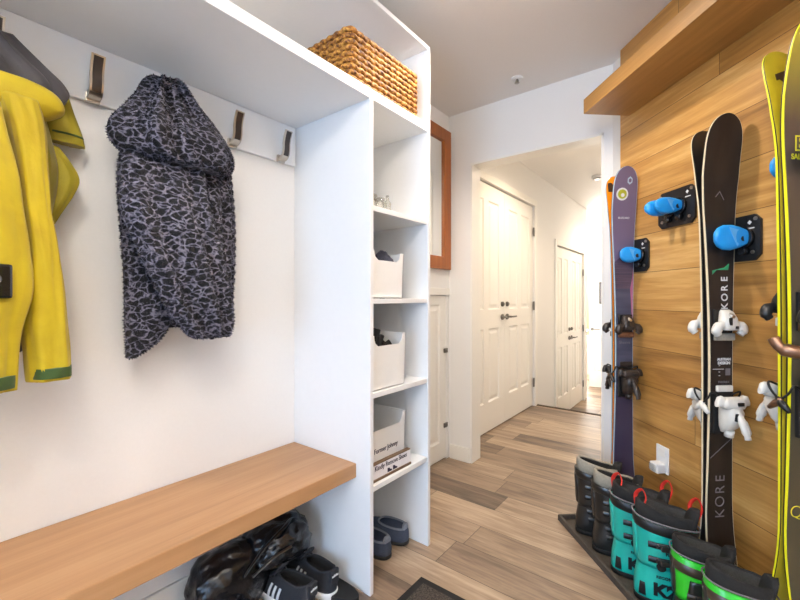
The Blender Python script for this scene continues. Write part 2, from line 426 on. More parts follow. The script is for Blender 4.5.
# coat hooks: curved strap with a dark inlay on a nickel foot
HX = XL + .017
def hook():
    r = thing('coat_hook', '', 'hook', (HX, 0, 1.70), 0, 'nickel coat hooks on the rail')
    path = smooth_path([(.004, 0, .012), (.022, 0, .013), (.038, 0, .024), (.045, 0, .046), (.046, 0, .07), (.052, 0, .095), (.064, 0, .122)], 5)
    b = BM(); rings = []
    for i, p in enumerate(path):
        a = path[max(i - 1, 0)]; c = path[min(i + 1, len(path) - 1)]; d = (c - a).normalized(); nn = V((d.z, 0, -d.x))
        w = .0165
        rings.append([p + nn * .004 + V((0, w, 0)), p + nn * .004 - V((0, w, 0)), p - nn * .004 - V((0, w, 0)), p - nn * .004 + V((0, w, 0))])
    loft(b, rings, smooth=False); box(b, (0, -.0175, 0), (.012, .0175, .03), .002); link('strap', b, 'chrome', r)
    b = BM(); rings = []
    for i, p in enumerate(path[10:-1]):
        i += 10; d = (path[min(i + 1, len(path) - 1)] - path[i - 1]).normalized(); nn = V((d.z, 0, -d.x)); w = .0115
        rings.append([p + nn * .0052 + V((0, w, 0)), p + nn * .0052 - V((0, w, 0)), p + nn * .003 - V((0, w, 0)), p + nn * .003 + V((0, w, 0))])
    loft(b, rings, smooth=False); link('inlay', b, 'inlay', r)
    return r
h0 = hook(); ys = [.374, .578, .812, 1.03]
labs = ['curved nickel coat hook between the yellow jacket and the leopard coat', 'curved nickel coat hook holding up the leopard print coat',
        'curved nickel coat hook just right of the leopard coat, partly behind its hood', 'curved nickel coat hook nearest the right end of the hook rail']
for i, y in enumerate(ys):
    o = h0 if i == 0 else dup(h0, (HX, y, 1.70)); o.location = (HX, y, 1.70); o['label'] = labs[i]
o = dup(h0, (HX, .165, 1.70)); o['label'] = 'curved nickel coat hook behind the yellow jacket at the left edge'

# mirror
r = thing('wall_mirror', 'tall mirror in a reddish wood frame beyond the cubby tower', 'mirror', (XL, 2.08, 1.324))
b = BM(); H = .962; y0, y1 = -.36, .352
for lo, hi in (((.001, y0, 0), (.028, y0 + .085, H)), ((.001, y1 - .085, 0), (.028, y1, H)), ((.001, y0 + .085, 0), (.028, y1 - .085, .085)), ((.001, y0 + .085, H - .085), (.028, y1 - .085, H))): box(b, lo, hi, .003)
link('frame', b, 'mirror_wood', r)
b = BM(); box(b, (.002, y0 + .08, .08), (.014, y1 - .08, H - .08)); link('mirror_glass', b, 'mirror', r)

# wicker basket: twisted rope courses
def wicker():
    t = NT('woven_grass'); p = t.pos()
    n1 = t.noise(p, 75, 3, .6); n2 = t.noise(p, 160, 2)
    f = t.math('ADD', t.math('MULTIPLY', n1, .75), t.math('MULTIPLY', n2, .25))
    t.l(t.ramp(f, [(.36, rgb(74, 40, 14)), (.46, rgb(132, 82, 30)), (.55, rgb(182, 128, 50)), (.68, rgb(216, 172, 88))]), t.b.inputs['Base Color'])
    t.set(Roughness=.6); t.bump(n2, .5, .002); return t.m
M['wicker'] = wicker()
def rope(bm, path, r, turns_per_m=26, closed=True):
    n = 10; rings = []; L = 0; m = len(path)
    for i, p in enumerate(path):
        a, c = path[i - 1], path[(i + 1) % m]; d = (c - a).normalized(); q = V((0, 0, 1)); w = d.cross(q); L += (path[i] - a).length if i else 0
        ph = L * turns_per_m * 2 * PI
        rings.append([p + (q * math.sin(2 * PI * k / n) + w * math.cos(2 * PI * k / n)) * r * (.60 + .52 * abs(math.cos(2 * PI * k / n + ph / 2))) for k in range(n)])
    loft(bm, rings, loop=closed)
def rrect(x0, x1, y0, y1, rad, z, step=.0055):
    pts = []
    for cx, cy, a0 in ((x1 - rad, y1 - rad, 0), (x0 + rad, y1 - rad, PI / 2), (x0 + rad, y0 + rad, PI), (x1 - rad, y0 + rad, 1.5 * PI)):
        for k in range(4): a = a0 + PI / 2 * k / 3; pts.append(V((cx + rad * math.cos(a), cy + rad * math.sin(a), z)))
    out = []
    for i, p in enumerate(pts):
        q = pts[(i + 1) % len(pts)]; k = max(1, int((q - p).length / step))
        out += [p.lerp(q, j / k) for j in range(k)]
    return out
r = thing('wicker_basket', 'rectangular golden woven rope basket on the overhead shelf', 'basket', (-1.237, 1.240, 1.9145))
b = BM(); N_ = 9; RH = .0114
for i in range(N_): rope(b, rrect(-.20, .20, -.208, .205, .012, RH + i * .0222), RH)
box(b, (-.187, -.2, .004), (.187, .2, .012)); link('basket_body', b, 'wicker', r)
b = BM()
for i, w in enumerate(((-.13, -.19, .19), )): pass
loft(b, [sring(0, 0, z, a, c, 32, 8) for z, a, c in ((.02, .162, .178), (.14, .170, .184), (.181, .176, .188), (.200, .174, .186), (.181, .168, .180), (.03, .156, .172))]); link('liner', b, 'paper', r)

# bins on the tower shelves
def bin_(label, y0, y1, z, xf=-1.035, h=.2, lip=.155, band=None, depth=.30):
    r = thing('storage_bin', label, 'bin', (xf, (y0 + y1) / 2, z), 0, 'white storage bins in the cubby tower')
    w = (y1 - y0) / 2; wb = w * .9; th = .003
    def prof(dx, lipz):
        c = .028
        pts = [(-wb, 0), (wb, 0), (w, h), (w - .022, h), (w - .024, lipz + c), (w - .03, lipz + .012), (w - .046, lipz), (-w + .046, lipz), (-w + .03, lipz + .012), (-w + .024, lipz + c), (-w + .022, h), (-w, h)]
        return [V((dx, a, c2 + .001)) for a, c2 in pts]
    b = BM(); prism(b, prof(0, lip), (-th, 0, 0))
    prism(b, [V((-depth, a, c + .001)) for a, c in ((-wb, 0), (wb, 0), (w, h), (-w, h))], (th, 0, 0))
    for s in (-1, 1):
        prism(b, [V((0, s * wb, .001)), V((-depth, s * wb, .001)), V((-depth, s * w, h)), V((0, s * w, h))], (0, -s * th, 0))
    box(b, (-depth, -wb, .001), (0, wb, .004)); link('bin_body', b, 'plastic_white', r)
    return r
zt = .0005
bin_('white open bin on the second shelf down, dark grey cap showing above its lip', 1.142, 1.352, 1.122 + zt, h=.188, lip=.150)
bin_('white open bin on the middle shelf, black gloves showing over its lip', 1.142, 1.366, .760 + zt, h=.215, lip=.172)
r4 = bin_('white open bin with handwriting on its front, behind the shoe notice', 1.144, 1.412, .404 + .0515, -1.070, h=.172, lip=.128)
text('lettering', 'Former Johnny', .028, (.0008, .0, .047), (0, 1, .0), (0, 0, 1), 'ink', r4, sx=.9)
b = BM(); box(b, (-1.39, 1.144, .4045), (-1.070, 1.405, .4545), .002); tag(link('shoe_box', b, 'dark_brown'), 'flat dark brown box under the handwritten bin', 'box')
# contents
def lump(bm, c, s, amp=.15, freq=3, seed=0, sub=4):
    b = BM(); bmesh.ops.create_icosphere(b, subdivisions=sub, radius=1)
    for v in b.verts:
        k = 1 + amp * noise.noise(v.co * freq + V((seed, seed * 2, 0))) * 2
        v.co = V((v.co.x * s[0] * k, v.co.y * s[1] * k, v.co.z * s[2] * k)) + V(c)
    for f in b.faces: f.smooth = True
    addbm(bm, b)
M['grey_knit'] = plain('dark_grey_knit', rgb(74, 74, 86), .95, var=.2, nscale=120, bump=.6)
M['grey_felt'] = plain('grey_felt', rgb(110, 108, 104), .95, var=.1, nscale=90, bump=.4)
b = BM(); lump(b, (0, 0, .099), (.058, .038, .096), .12, 2.5, 3); tag(link('knit_cap', b, 'grey_knit', loc=(-1.105, 1.298, 1.1265)), 'dark grey knit cap poking out of the second-shelf bin', 'cap')
b = BM(); lump(b, (0, 0, .105), (.075, .036, .104), .1, 2, 8); tag(link('felt_hat', b, 'grey_felt', loc=(-1.15, 1.222, 1.1265)), 'pale grey hat beside the knit cap in the second-shelf bin', 'hat')
b = BM()
lump(b, (0, 0, .075), (.05, .04, .075), .15, 2, 5, 3)
for k, (yy, ln) in enumerate(((-.034, .1), (-.012, .125), (.012, .12), (.034, .095))): tube(b, [(0, yy * .8, .11), (.012, yy * .95, .11 + ln * .6), (.03, yy * 1.05, .11 + ln)], [.014, .0135, .010], 10)
tube(b, [(0, .03, .09), (.01, .05, .13), (.02, .065, .16)], [.015, .014, .011], 10)
tag(link('glove', b, 'black_liner', loc=(-1.11, 1.228, .7645)), 'black glove standing upright in the middle-shelf bin', 'glove')
b = BM(); lump(b, (0, 0, .09), (.06, .04, .09), .16, 2.2, 11, 3); tag(link('folded_scarf', b, 'black_liner', loc=(-1.11, 1.306, .7645)), 'black folded scarf lying low in the middle-shelf bin', 'scarf')
# shoe notice
r = thing('shoe_notice', 'white shoe-removal notice block with brown edges on the lowest shelf', 'sign', (-1.045, 1.272, .4045), -.02)
b = BM(); cbox(b, (0, 0, .036), (.018, .25, .054), .001); link('board', b, 'paper', r)
b = BM(); cbox(b, (.001, 0, .005), (.026, .254, .009), .001); cbox(b, (0, 0, .0655), (.019, .252, .005), .001); link('edging', b, 'brown_edge', r)
text('lettering', 'Kindly Remove Shoes', .0275, (.0095, 0, .049), (0, 1, 0), (0, 0, 1), 'ink', r, sx=.84)
b = BM()
for cy in (-.012, .022):
    prism(b, [V((.0092, cy + a, .0135 + c)) for a, c in ((-.013, 0), (.014, 0), (.015, .006), (.004, .009), (-.002, .016), (-.013, .017))], (.0006, 0, 0))
link('shoe_drawing', b, 'ink', r)
# small glass ornaments on the top cubby shelf
for k, (yy, rr, hh, lb) in enumerate(((1.165, .022, .05, 'small clear glass votive on the uppermost cubby shelf, nearest the side panel'), (1.216, .020, .046, 'small clear glass votive on the uppermost cubby shelf, right of another'), (1.262, .016, .06, 'slim clear glass bottle on the uppermost cubby shelf'))):
    b = BM()
    prof = [(.001, 0), (rr, 0), (rr, hh), (rr - .003, hh), (rr - .004, .006), (.001, .006)] if k < 2 else [(.001, 0), (rr, 0), (rr, .036), (.007, .046), (.007, .066), (.0045, .066), (.0045, .046), (rr - .003, .035), (rr - .003, .004), (.001, .004)]
    lathe(b, prof, 20); tag(link('glass_votive' if k < 2 else 'glass_bottle', b, 'clear', loc=(-1.05, yy, 1.4775)), lb, 'glass' if k < 2 else 'bottle')

# sprinkler and hall smoke detector
p = on_z(517, 78, HC)
r = thing('ceiling_sprinkler', 'small metal sprinkler head on the entry ceiling', 'sprinkler', (p.x, p.y, HC))
b = BM(); lathe(b, [(.001, -.008), (.03, -.008), (.034, -.0005), (.001, -.0005)], 24); link('escutcheon', b, 'plastic_white', r)
b = BM(); lathe(b, [(.001, -.030), (.014, -.030), (.014, -.028), (.005, -.026), (.006, -.008), (.001, -.008)], 16)
for s in (-1, 1): tube(b, [(s * .005, 0, -.010), (s * .011, 0, -.018), (s * .004, 0, -.028)], .002, 6)
link('nozzle', b, 'chrome', r)
r = thing('smoke_detector', 'round white smoke detector on the hall ceiling', 'smoke detector', (-.97, 4.73, 2.45))
b = BM(); lathe(b, [(.001, -.035), (.045, -.034), (.06, -.02), (.065, -.0005), (.001, -.0005)], 28); link('cover', b, 'plastic_white', r)
b = BM(); torus(b, (0, 0, -.03), .05, .003, 'z'); link('vent_ring', b, 'steel', r)
# wooden cabinet glimpsed at the far end of the hall, picture frame on the end wall
b = BM()
box(b, (-.3, -.2, .06), (.3, .2, .86), .006); box(b, (-.32, -.22, .86), (.32, .22, .89), .004); box(b, (-.27, -.17, 0), (.27, .17, .06))
tag(link('cabinet', b, 'mirror_wood', loc=(-2.17, 7.95, -.3495)), 'reddish wooden cabinet glimpsed at the bright far end of the hall', 'cabinet')
p = on_y(600.5, 293, 7.26)
r = thing('picture_frame', 'narrow dark framed picture on the white wall at the end of the hall', 'picture', (p.x + .1, 7.268, p.z))
b = BM(); box(b, (-.12, -.02, -.18), (.12, 0, .18), .003); link('frame', b, 'dark', r)
b = BM(); box(b, (-.1, -.023, -.16), (.1, -.018, .16)); link('print', b, 'print_grey', r)

# doormat
M['mat_pile'] = plain('mat_pile', rgb(66, 58, 52), .95, var=.7, nscale=160, bump=1, bdist=.004)
r = thing('doormat', 'dark charcoal doormat on the plank floor in front of the cubby tower', 'doormat', (-.92, 1.318, 0))
b = BM(); box(b, (.03, -.77, .0005), (.57, -.03, .011), .003); link('pile', b, 'mat_pile', r)
b = BM()
for lo, hi in (((0, -.8, .0005), (.6, -.77, .007)), ((0, -.03, .0005), (.6, 0, .007)), ((0, -.77, .0005), (.03, -.03, .007)), ((.57, -.77, .0005), (.6, -.03, .007))): box(b, lo, hi, .002)
link('border', b, 'matte', r)

# outlet with plugged-in night light on the plank wall
t_, z_ = on_w(663.5, 459, 0)
r = thing('wall_outlet', 'white wall outlet plate low on the plank wall', 'outlet', W(t_, .0005, z_), WROT)
b = BM(); box(b, (-.036, -.007, -.058), (.036, 0, .058), .003); link('cover_plate', b, 'plastic_white', r)
for za in (-.046, .012): b = BM(); box(b, (-.017, -.009, za), (.017, -.006, za + .034), .002); link('socket', b, 'door', r)
r = thing('night_light', 'small white plug-in night light in the wall outlet', 'night light', W(t_, .0095, z_ - .026), WROT)
b = BM(); box(b, (-.026, -.038, -.03), (.022, 0, .012), .006); link('housing', b, 'plastic_white', r)
b = BM(); box(b, (-.020, -.046, -.022), (.016, -.036, .006), .005); link('lens', b, 'clear', r)
# ------------------------------------------------------------------ ski racks on the plank wall
def rack(label, tr, z, sep=.048, out=.115, hh0=.042, far=.8):
    r = thing('ski_rack', label, 'ski rack', W(tr - .1, .0005, z), WROT, 'ski racks on the plank wall')
    b = BM(); c = .02; a, h = .1, .078
    prism(b, [V((x, 0, y)) for x, y in ((-a + c, -h), (a - c, -h), (a, -h + c), (a, h - c), (a - c, h), (-a + c, h), (-a, h - c), (-a, -h + c))], (0, -.009, 0))
    for x in (-.05, .05): box(b, (x - .002, -.0105, -h + .01), (x + .002, -.009, h - .01))
    link('plate', b, 'dark', r)
    for s in (-1, 1):
        b = BM(); x = s * sep
        cyl(b, (x, -.009, 0), (x, -.022, 0), .036, 20); cyl(b, (x + s * .005, -.009, -.045), (x + s * .005, -.03, -.045), .013, 12)
        link('swivel_base', b, 'gloss', r)
        b = BM(); rings = []
        for d, hh, th, off in ((.012, .022, .017, .008), (.020, .027, .019, .007), (.034, .036, .019, .003), (.055, .043, .018, .0), (.078, .042, .015, .0), (.095, .033, .012, .002), (.106, .020, .008, .004), (.110, .006, .003, .005)):
            d *= out / .110 * (1 if s > 0 else far); hh *= hh0 / .043
            rings.append([V((p.x, -d, p.y)) for p in (V((q.x, q.y, 0)) for q in sring(x + s * off, .002, 0, th, hh, 20, 2.8))])
        loft(b, rings)
        cp = link('grip_cup', b, 'blue', r)
        b = BM(); prism(b, [V((x + s * .0165, -yy * out / .095 * (1 if s > 0 else far), zz * hh0 / .043)) for k, (yy, zz) in enumerate(((.030, .024), (.062, .034), (.05, -.006), (.04, -.03)))], (s * .002, 0, 0)); link('facet', b, 'blue_light', cp)
        b = BM(); cyl(b, (x + s * .004, -.036, -.004), (x + s * .0225, -.036, -.004), .009, 16); link('bolt', b, 'dark', cp)
    for x, zz in ((.075, -.05), (.085, .062), (-.085, .062), (-.075, -.05)):
        b = BM(); cyl(b, (x, -.009, zz), (x, -.0125, zz), .0065, 12); link('screw', b, 'chrome', r)
    b = BM(); prism(b, [V((x, -.0092, zz)) for x, zz in ((.055, .052), (.063, .044), (.071, .052), (.063, .060))], (0, -.0006, 0)); box(b, (.05, -.0098, .030), (.08, -.0092, .034))
    link('logo', b, 'print_white', r)
    return tr - .1
M['blue_light'] = plain('pale_blue_plastic', rgb(96, 178, 236), .35, var=.03, bump=.02)
tA, zA = on_w(650, 254, 0); tB, zB = on_w(697, 202, 0); tC, zC = on_w(763, 236, 0)
cA = rack('black ski rack with blue grips holding the purple skis, nearest the doorway', tA, zA, .044, .112, .038, .5)
cB = rack('empty black ski rack with two blue grips, between the purple and black skis', tB, zB, .026, .125, .034, 1)
cC = rack('black ski rack with a blue grip pressed on the black skis', tC, zC, .046, .128, .044, .45)
tD, zD = tC + .268, on_w(790, 155, .06)[1] - .03
cD = rack('black ski rack with blue grips holding the yellow-edged skis at the right edge', tD, zD, .05, .12, .04, .8)

# ------------------------------------------------------------------ skis
def stripes_purple():
    t = NT('purple_topsheet'); p = t.pos(); s = t.n('ShaderNodeSeparateXYZ'); t.l(p, s.inputs[0])
    d = t.math('ADD', s.outputs[2], t.math('MULTIPLY', s.outputs[1], -.75))
    up = t.math('GREATER_THAN', d, 1.185)
    wv = t.noise(t.scale(p, 3, 3, 70), 1, 2); mid = t.math('GREATER_THAN', s.outputs[2], 1.02)
    a = t.ramp(wv, [(.35, rgb(62, 52, 70)), (.5, rgb(84, 70, 88)), (.62, rgb(56, 50, 72))])
    w2 = t.noise(t.scale(p, 4, 4, 24), 1, 2); bl = t.ramp(w2, [(.4, rgb(60, 64, 86)), (.6, rgb(78, 82, 104))])
    lo = t.math('LESS_THAN', s.outputs[2], .62)
    bl = t.mix(lo, bl, rgb(58, 52, 76))
    t.l(t.mix(up, t.mix(mid, bl, a), rgb(112, 98, 124)), t.b.inputs['Base Color'])
    t.set(Roughness=.35); return t.m
def top_black():
    t = NT('black_topsheet'); p = t.pos()
    n = t.noise(t.scale(p, 1, 20, 6), 1, 3)
    t.l(t.ramp(n, [(.35, rgb(33, 27, 24)), (.65, rgb(44, 36, 32))]), t.b.inputs['Base Color'])
    t.set(Roughness=.38); return t.m
def top_dark_yellow():
    t = NT('charcoal_topsheet'); p = t.pos(); s = t.n('ShaderNodeSeparateXYZ'); t.l(p, s.inputs[0])
    n = t.noise(t.scale(p, 3, 12, 3), 1, 3)
    f = t.math('ADD', s.outputs[2], t.math('MULTIPLY', n, .12))
    c = t.ramp(t.math('DIVIDE', f, 1.7), [(.0, rgb(78, 72, 56)), (.5, rgb(70, 66, 54)), (.86, rgb(80, 64, 54)), (.93, rgb(128, 112, 52)), (1, rgb(168, 150, 52))])
    t.l(c, t.b.inputs['Base Color']); t.set(Roughness=.35); return t.m
M['top_purple'] = stripes_purple(); M['top_black'] = top_black(); M['top_yellow'] = top_dark_yellow()
M['orange'] = plain('orange_base', rgb(240, 150, 22), .35, var=.05)
M['base_black'] = plain('black_ski_base', rgb(30, 28, 27), .35, var=.1)
M['base_yellow'] = plain('yellow_ski_base', rgb(196, 176, 40), .35, var=.12, nscale=14)
M['side_blue'] = plain('pale_blue_sidewall', rgb(176, 200, 214), .4, var=.03)
M['side_cream'] = plain('cream_sidewall', rgb(228, 214, 180), .4, var=.04)
M['side_yellow'] = plain('yellow_sidewall', rgb(232, 226, 30), .4, var=.03)
M['pink'] = plain('pink_topsheet', rgb(170, 100, 134), .4, var=.05)
M['lime'] = plain('lime_print', rgb(176, 180, 40), .5, var=.1)
M['mint'] = plain('green_print', rgb(46, 150, 106), .5, var=.1)
M['steel_edge'] = plain('dark_steel_edge', rgb(40, 38, 36), .4, .3, var=.1)
class Ski:
    def __init__(s, root, L, wt, ww, wl, rise=.045, trise=.022, th=.0125, wtail=None):
        s.__dict__.update(locals()); s.r = root
    def hw(s, k):
        # half width along the ski, tail 0 .. tip 1
        a, m, b = s.wl / 2, s.ww / 2, s.wt / 2
        if k < .45: w = m + (a - m) * ((.45 - k) / .41) ** 1.8 if k > .04 else a
        else: w = m + (b - m) * (min(k - .45, .42) / .42) ** 1.8
        if k > .90:
            q = max(0, min(1, (k - .915) / .085)); w = b * max(0, 1 - q ** 3.4) ** .5
        if k < .02: w *= .62 + .38 * math.sqrt(max(0, 1 - ((.02 - k) / .02) ** 2))
        return max(w, .004)
    def x(s, k):
        v = .0015
        if k > .78: v += s.rise * ((k - .78) / .22) ** 2.0
        if k < .16: v += s.trise * ((.16 - k) / .16) ** 2
        v += .0035 * math.sin(PI * min(max((k - .16) / .62, 0), 1))
        return v
    def tk(s, k): return s.th * (.42 + .58 * math.sin(PI * min(max(k, .02), .98)) ** .8)
    def top(s, y, z, h=0): k = z / s.L; return V((s.x(k) + s.tk(k) + h, y, z))
    def build(s, side, base, top, edge_top=None):
        ks = [0, .003, .008, .014, .02, .04] + [.04 + .83 * i / 40 for i in range(1, 41)] + [.87 + .13 * (1 - (1 - i / 20) ** 2.2) for i in range(1, 21)]
        b = BM(); vs = []
        for k in ks:
            w, x0, t, z = s.hw(k), s.x(k), s.tk(k), k * s.L
            e = t * .38
            vs.append([b.verts.new(q) for q in ((x0, -w, z), (x0, w, z), (x0 + e, w, z), (x0 + t, w, z), (x0 + t, -w, z), (x0 + e, -w, z))])
        for a, c in zip(vs, vs[1:]):
            for j in range(6):
                f = b.faces.new((a[j], a[(j + 1) % 6], c[(j + 1) % 6], c[j])); f.material_index = (1, 2, 0, 0, 0, 2)[j]
        b.faces.new(vs[0]); b.faces.new(vs[-1])
        link('ski_core', b, [side, base, 'steel_edge'], s.r)
        b = BM(); rings = []
        for k in ks[1:]:
            w, z = max(s.hw(k) - .0018, .002), k * s.L; x1 = s.x(k) + s.tk(k)
            rings.append([V((x1 - .001, -w, z)), V((x1 - .001, w, z)), V((x1 + .0012, w - .001, z)), V((x1 + .0012, -w + .001, z))])
        loft(b, rings, smooth=False); link('topsheet', b, top, s.r)
    def disc(s, name, y, z, r, mat, h=.0016, n=24, k=None):
        b = BM(); prism(b, [s.top(y + r * math.cos(2 * PI * i / n), z + r * math.sin(2 * PI * i / n), h) for i in range(n)], (.0006, 0, 0)); return link(name, b, mat, s.r)
    def poly(s, name, pts, mat, h=.0016, side=1):
        b = BM(); prism(b, [s.top(y, z, h) for y, z in pts], (.0007, 0, 0)); return link(name, b, mat, s.r)
    def word(s, txt, y, z, size, mat, vertical=False, h=.0022, sx=1, bold=0):
        p = s.top(y, z, h); q = s.top(y, z + .05, h); ud = (q - p).normalized()
        if vertical: return text('lettering', txt, size, p, ud, (0, -1, 0), mat, s.r, .0004, bold, sx=sx)
        return text('lettering', txt, size, p, (0, 1, 0), ud, mat, s.r, .0004, bold, sx=sx)
    def toe(s, z, m1, m2, m3, wide=1.0):
        p = s.top(0, z); x = p.x; r = s.r
        b = BM(); box(b, (x, -.034, z - .06), (x + .010, .034, z + .05), .003)
        tp = link('toe_binding', b, m2, r)
        b = BM(); rings = []
        for zz, w, d in ((.048, .014, .012), (.04, .022, .024), (.02, .027, .036), (-.005, .030, .042), (-.022, .026, .040)):
            rings.append([V((x + .008 + d * .5 + q.x, q.y, z + zz)) for q in sring(0, 0, 0, d * .5, w, 16, 3.2)])
        loft(b, rings); link('toe_housing', b, m1, tp)
        for rc, rs in (((x + .048, -.010, z + .008), (.006, .010, .026)), ((x + .046, .012, z - .012), (.008, .012, .010))): b = BM(); cbox(b, rc, rs, .002); link('recess', b, m2, tp)
        for sg in (-1, 1):
            b = BM(); tube(b, smooth_path([(x + .032, sg * .018, z - .002), (x + .034, sg * .036 * wide, z - .008), (x + .033, sg * .043 * wide, z - .024), (x + .030, sg * .036 * wide, z - .038)], 4), [.011] * 4 + [.0135] * 6 + [.010] * 3, 10, flat=1.25); link('toe_wing', b, m1, tp)
        b = BM(); box(b, (x + .006, -.032 * wide, z - .06), (x + .019, .032 * wide, z - .034), .004); link('boot_pad', b, m3, tp)
        b = BM(); cyl(b, (x + .02, 0, z + .036), (x + .046, 0, z + .022), .008, 12); link('release_screw', b, 'chrome', tp)
        return tp
    def heel(s, z, m1, m2, m3, lever=1.0):
        p = s.top(0, z); x = p.x; r = s.r
        b = BM(); box(b, (x, -.036, z - .085), (x + .012, .036, z + .06), .003)
        hp = link('heel_binding', b, m2, r)
        b = BM(); rings = []
        for zz, w, d in ((-.075, .016, .02), (-.055, .026, .042), (-.025, .030, .060), (.0, .030, .064), (.018, .026, .056)):
            rings.append([V((x + .008 + d * .5 + q.x, q.y, z + zz)) for q in sring(0, 0, 0, d * .5, w, 16, 3)])
        loft(b, rings); link('heel_housing', b, m1, hp)
        b = BM(); rings = []
        for zz, w, d0, d1 in ((.012, .036, .026, .060), (.026, .040, .022, .066), (.042, .038, .030, .060), (.05, .03, .036, .054)):
            rings.append([V((x + (d0 + d1) / 2 + q.x, q.y, z + zz)) for q in sring(0, 0, 0, (d1 - d0) / 2, w, 20, 5)])
        loft(b, rings); link('heel_cup', b, m1, hp)
        b = BM(); tube(b, smooth_path([(x + .058, 0, z + .01), (x + .076, .002, z - .02), (x + .090, .003, z - .05), (x + .098, .003, z - .078 * lever)], 4), [.013] * 5 + [.016] * 5 + [.011] * 3, 10, flat=.7); link('heel_lever', b, m1, hp)
        for sg in (-1, 1):
            b = BM(); rings = []
            for yy, zz, hw, th_ in ((.024, .03, .012, .012), (.040, .038, .018, .011), (.052, .036, .017, .009), (.060, .028, .009, .006)): rings.append([V((x + .044 + q.x, sg * yy, z + zz + q.y)) for q in sring(0, 0, 0, th_, hw, 14, 3)])
            loft(b, rings); link('heel_wing', b, m1, hp)
        for rc, rs in (((x + .068, -.008, z - .012), (.012, .014, .026)), ((x + .066, .010, z + .030), (.006, .022, .012))): b = BM(); cbox(b, rc, rs, .002); link('recess', b, m2, hp)
        b = BM(); cyl(b, (x + .03, 0, z - .088), (x + .034, 0, z - .066), .014, 16); link('spring_barrel', b, m1, hp)
        for sg in (-1, 1):
            b = BM(); tube(b, smooth_path([(x + .012, sg * .028, z + .05), (x + .018, sg * (s.ww / 2 + .010), z + .062), (x + .008, sg * (s.ww / 2 + .014), z + .04), (x - .022, sg * (s.ww / 2 + .014), z + .01)], 4), .0032, 8)
            ba = link('brake_arm', b, m2, hp)
            b = BM(); tube(b, [(x - .010, sg * (s.ww / 2 + .014), z + .022), (x - .026, sg * (s.ww / 2 + .016), z + .005), (x - .046, sg * (s.ww / 2 + .016), z - .012)], [.006, .0105, .006], 8); link('brake_pad', b, m3, ba)
        b = BM(); box(b, (x + .008, -.03, z + .062), (x + .018, .03, z + .084), .004); link('brake_pedal', b, m3, hp)
        return hp
def pair(tc, nc, z0, gap=.0005):
    return (W(tc + gap, nc, z0), WROT), (W(tc - gap, nc, z0), WROT + PI)
ZB = .17
# purple pair
(l1, r1), (l2, r2) = pair(cA, .070, .15)
g = 'skis hanging on the plank wall'
r = thing('ski', 'purple ski with a round yellow sticker near its tip, front of its pair', 'ski', l1, r1, g)
s = Ski(r, 1.605, .122, .086, .11, .036)
s.build('side_blue', 'orange', 'top_purple')
s.disc('sticker', -.016, 1.475, .030, 'print_white'); s.disc('sticker', -.016, 1.475, .022, 'lime', .0024); s.disc('sticker', -.014, 1.470, .009, 'print_white', .0032)
b = BM()
for q in (1, .55):
    pass
ring_o = [(.018, 1.558), (.030, 1.548), (.030, 1.530), (.018, 1.520), (.006, 1.530), (.006, 1.548)]
lg = s.poly('logo', ring_o, 'side_blue'); s.poly('logo', [(.018 + (y - .018) * .55, 1.539 + (z - 1.539) * .55) for y, z in ring_o], 'top_purple', .0024)
s.word('BLIZZARD', -.002, 1.362, .013, 'print_white', sx=.95)
s.poly('pink_flash', [(.040, .82), (.0425, 1.0), (.046, 1.12), (.038, 1.06), (.030, 1.02)], 'pink')
s.word('Sheeva', 0, .76, .020, 'print_grey')
s.poly('logo', [(-.008, .575), (.008, .575), (.008, .598), (-.008, .598)], 'print_grey')
s.toe(.845, 'bind_brown', 'dark', 'bronze', 1.2); s.heel(.585, 'bind_brown', 'dark', 'bind_brown')
r = thing('ski', 'orange-based ski behind the purple one, base showing beside the doorway', 'ski', l2, r2, g)
s = Ski(r, 1.585, .122, .086, .11, .050); s.build('side_blue', 'orange', 'top_purple')
b = BM(); prism(b, [V((s.x(z / s.L) - .0004, y, z)) for y, z in ((.018, 1.50), (.05, 1.50), (.048, 1.545), (.03, 1.55), (.018, 1.535))], (-.0006, 0, 0)); link('base_logo', b, 'dark_brown', r)
s.toe(.845, 'bind_brown', 'dark', 'bronze', 1.2); s.heel(.585, 'bind_brown', 'dark', 'bind_brown')
# black pair
(l1, r1), (l2, r2) = pair(cC, .071, .16)
r = thing('ski', 'black ski with white bindings and cream edges, front of its pair', 'ski', l1, r1, g)
s = Ski(r, 1.60, .136, .086, .108, .040)
s.build('side_cream', 'base_black', 'top_black')
for zz, ch in ((1.03, 'E'), (.998, 'R'), (.966, 'O'), (.934, 'K')): s.word(ch, .012, zz, .034, 'print_white', True, sx=1, bold=.0006)
s.poly('mark', [(-.034, 1.045), (-.018, 1.062), (.026, 1.062), (.03, 1.085), (.01, 1.07), (-.034, 1.06)], 'mint')
bx = s.poly('logo', [(-.004, .905), (.014, .905), (.014, .92), (-.004, .92)], 'print_white')
s.word('HEAD', .008, .889, .016, 'print_white', sx=.9, bold=.0006)
s.word('AUSTRIAN', .008, .748, .0125, 'print_white', sx=.85, bold=.0004); s.word('DESIGN', .008, .735, .0135, 'print_white', bold=.0006)
for zz in (.725, .703, .690): s.poly('tick_mark', [(-.012, zz), (-.006, zz), (-.006, zz + .002), (-.012, zz + .002)], 'print_white')
s.poly('tick_mark', [(-.034, .713), (.008, .713), (.008, .715), (-.034, .715)], 'print_white')
s.poly('mark', [(.014, .692), (.032, .692), (.032, .716), (.014, .716)], 'print_grey')
s.word('FREERIDE', .008, .668, .0115, 'print_grey', sx=.9); s.word('ALL MOUNTAIN', .008, .656, .010, 'print_grey', sx=.75)
for zz, ch in ((.328, 'E'), (.288, 'R'), (.246, 'O'), (.204, 'K')): s.word(ch, .0, zz, .05, 'print_grey', True, bold=-.0005)
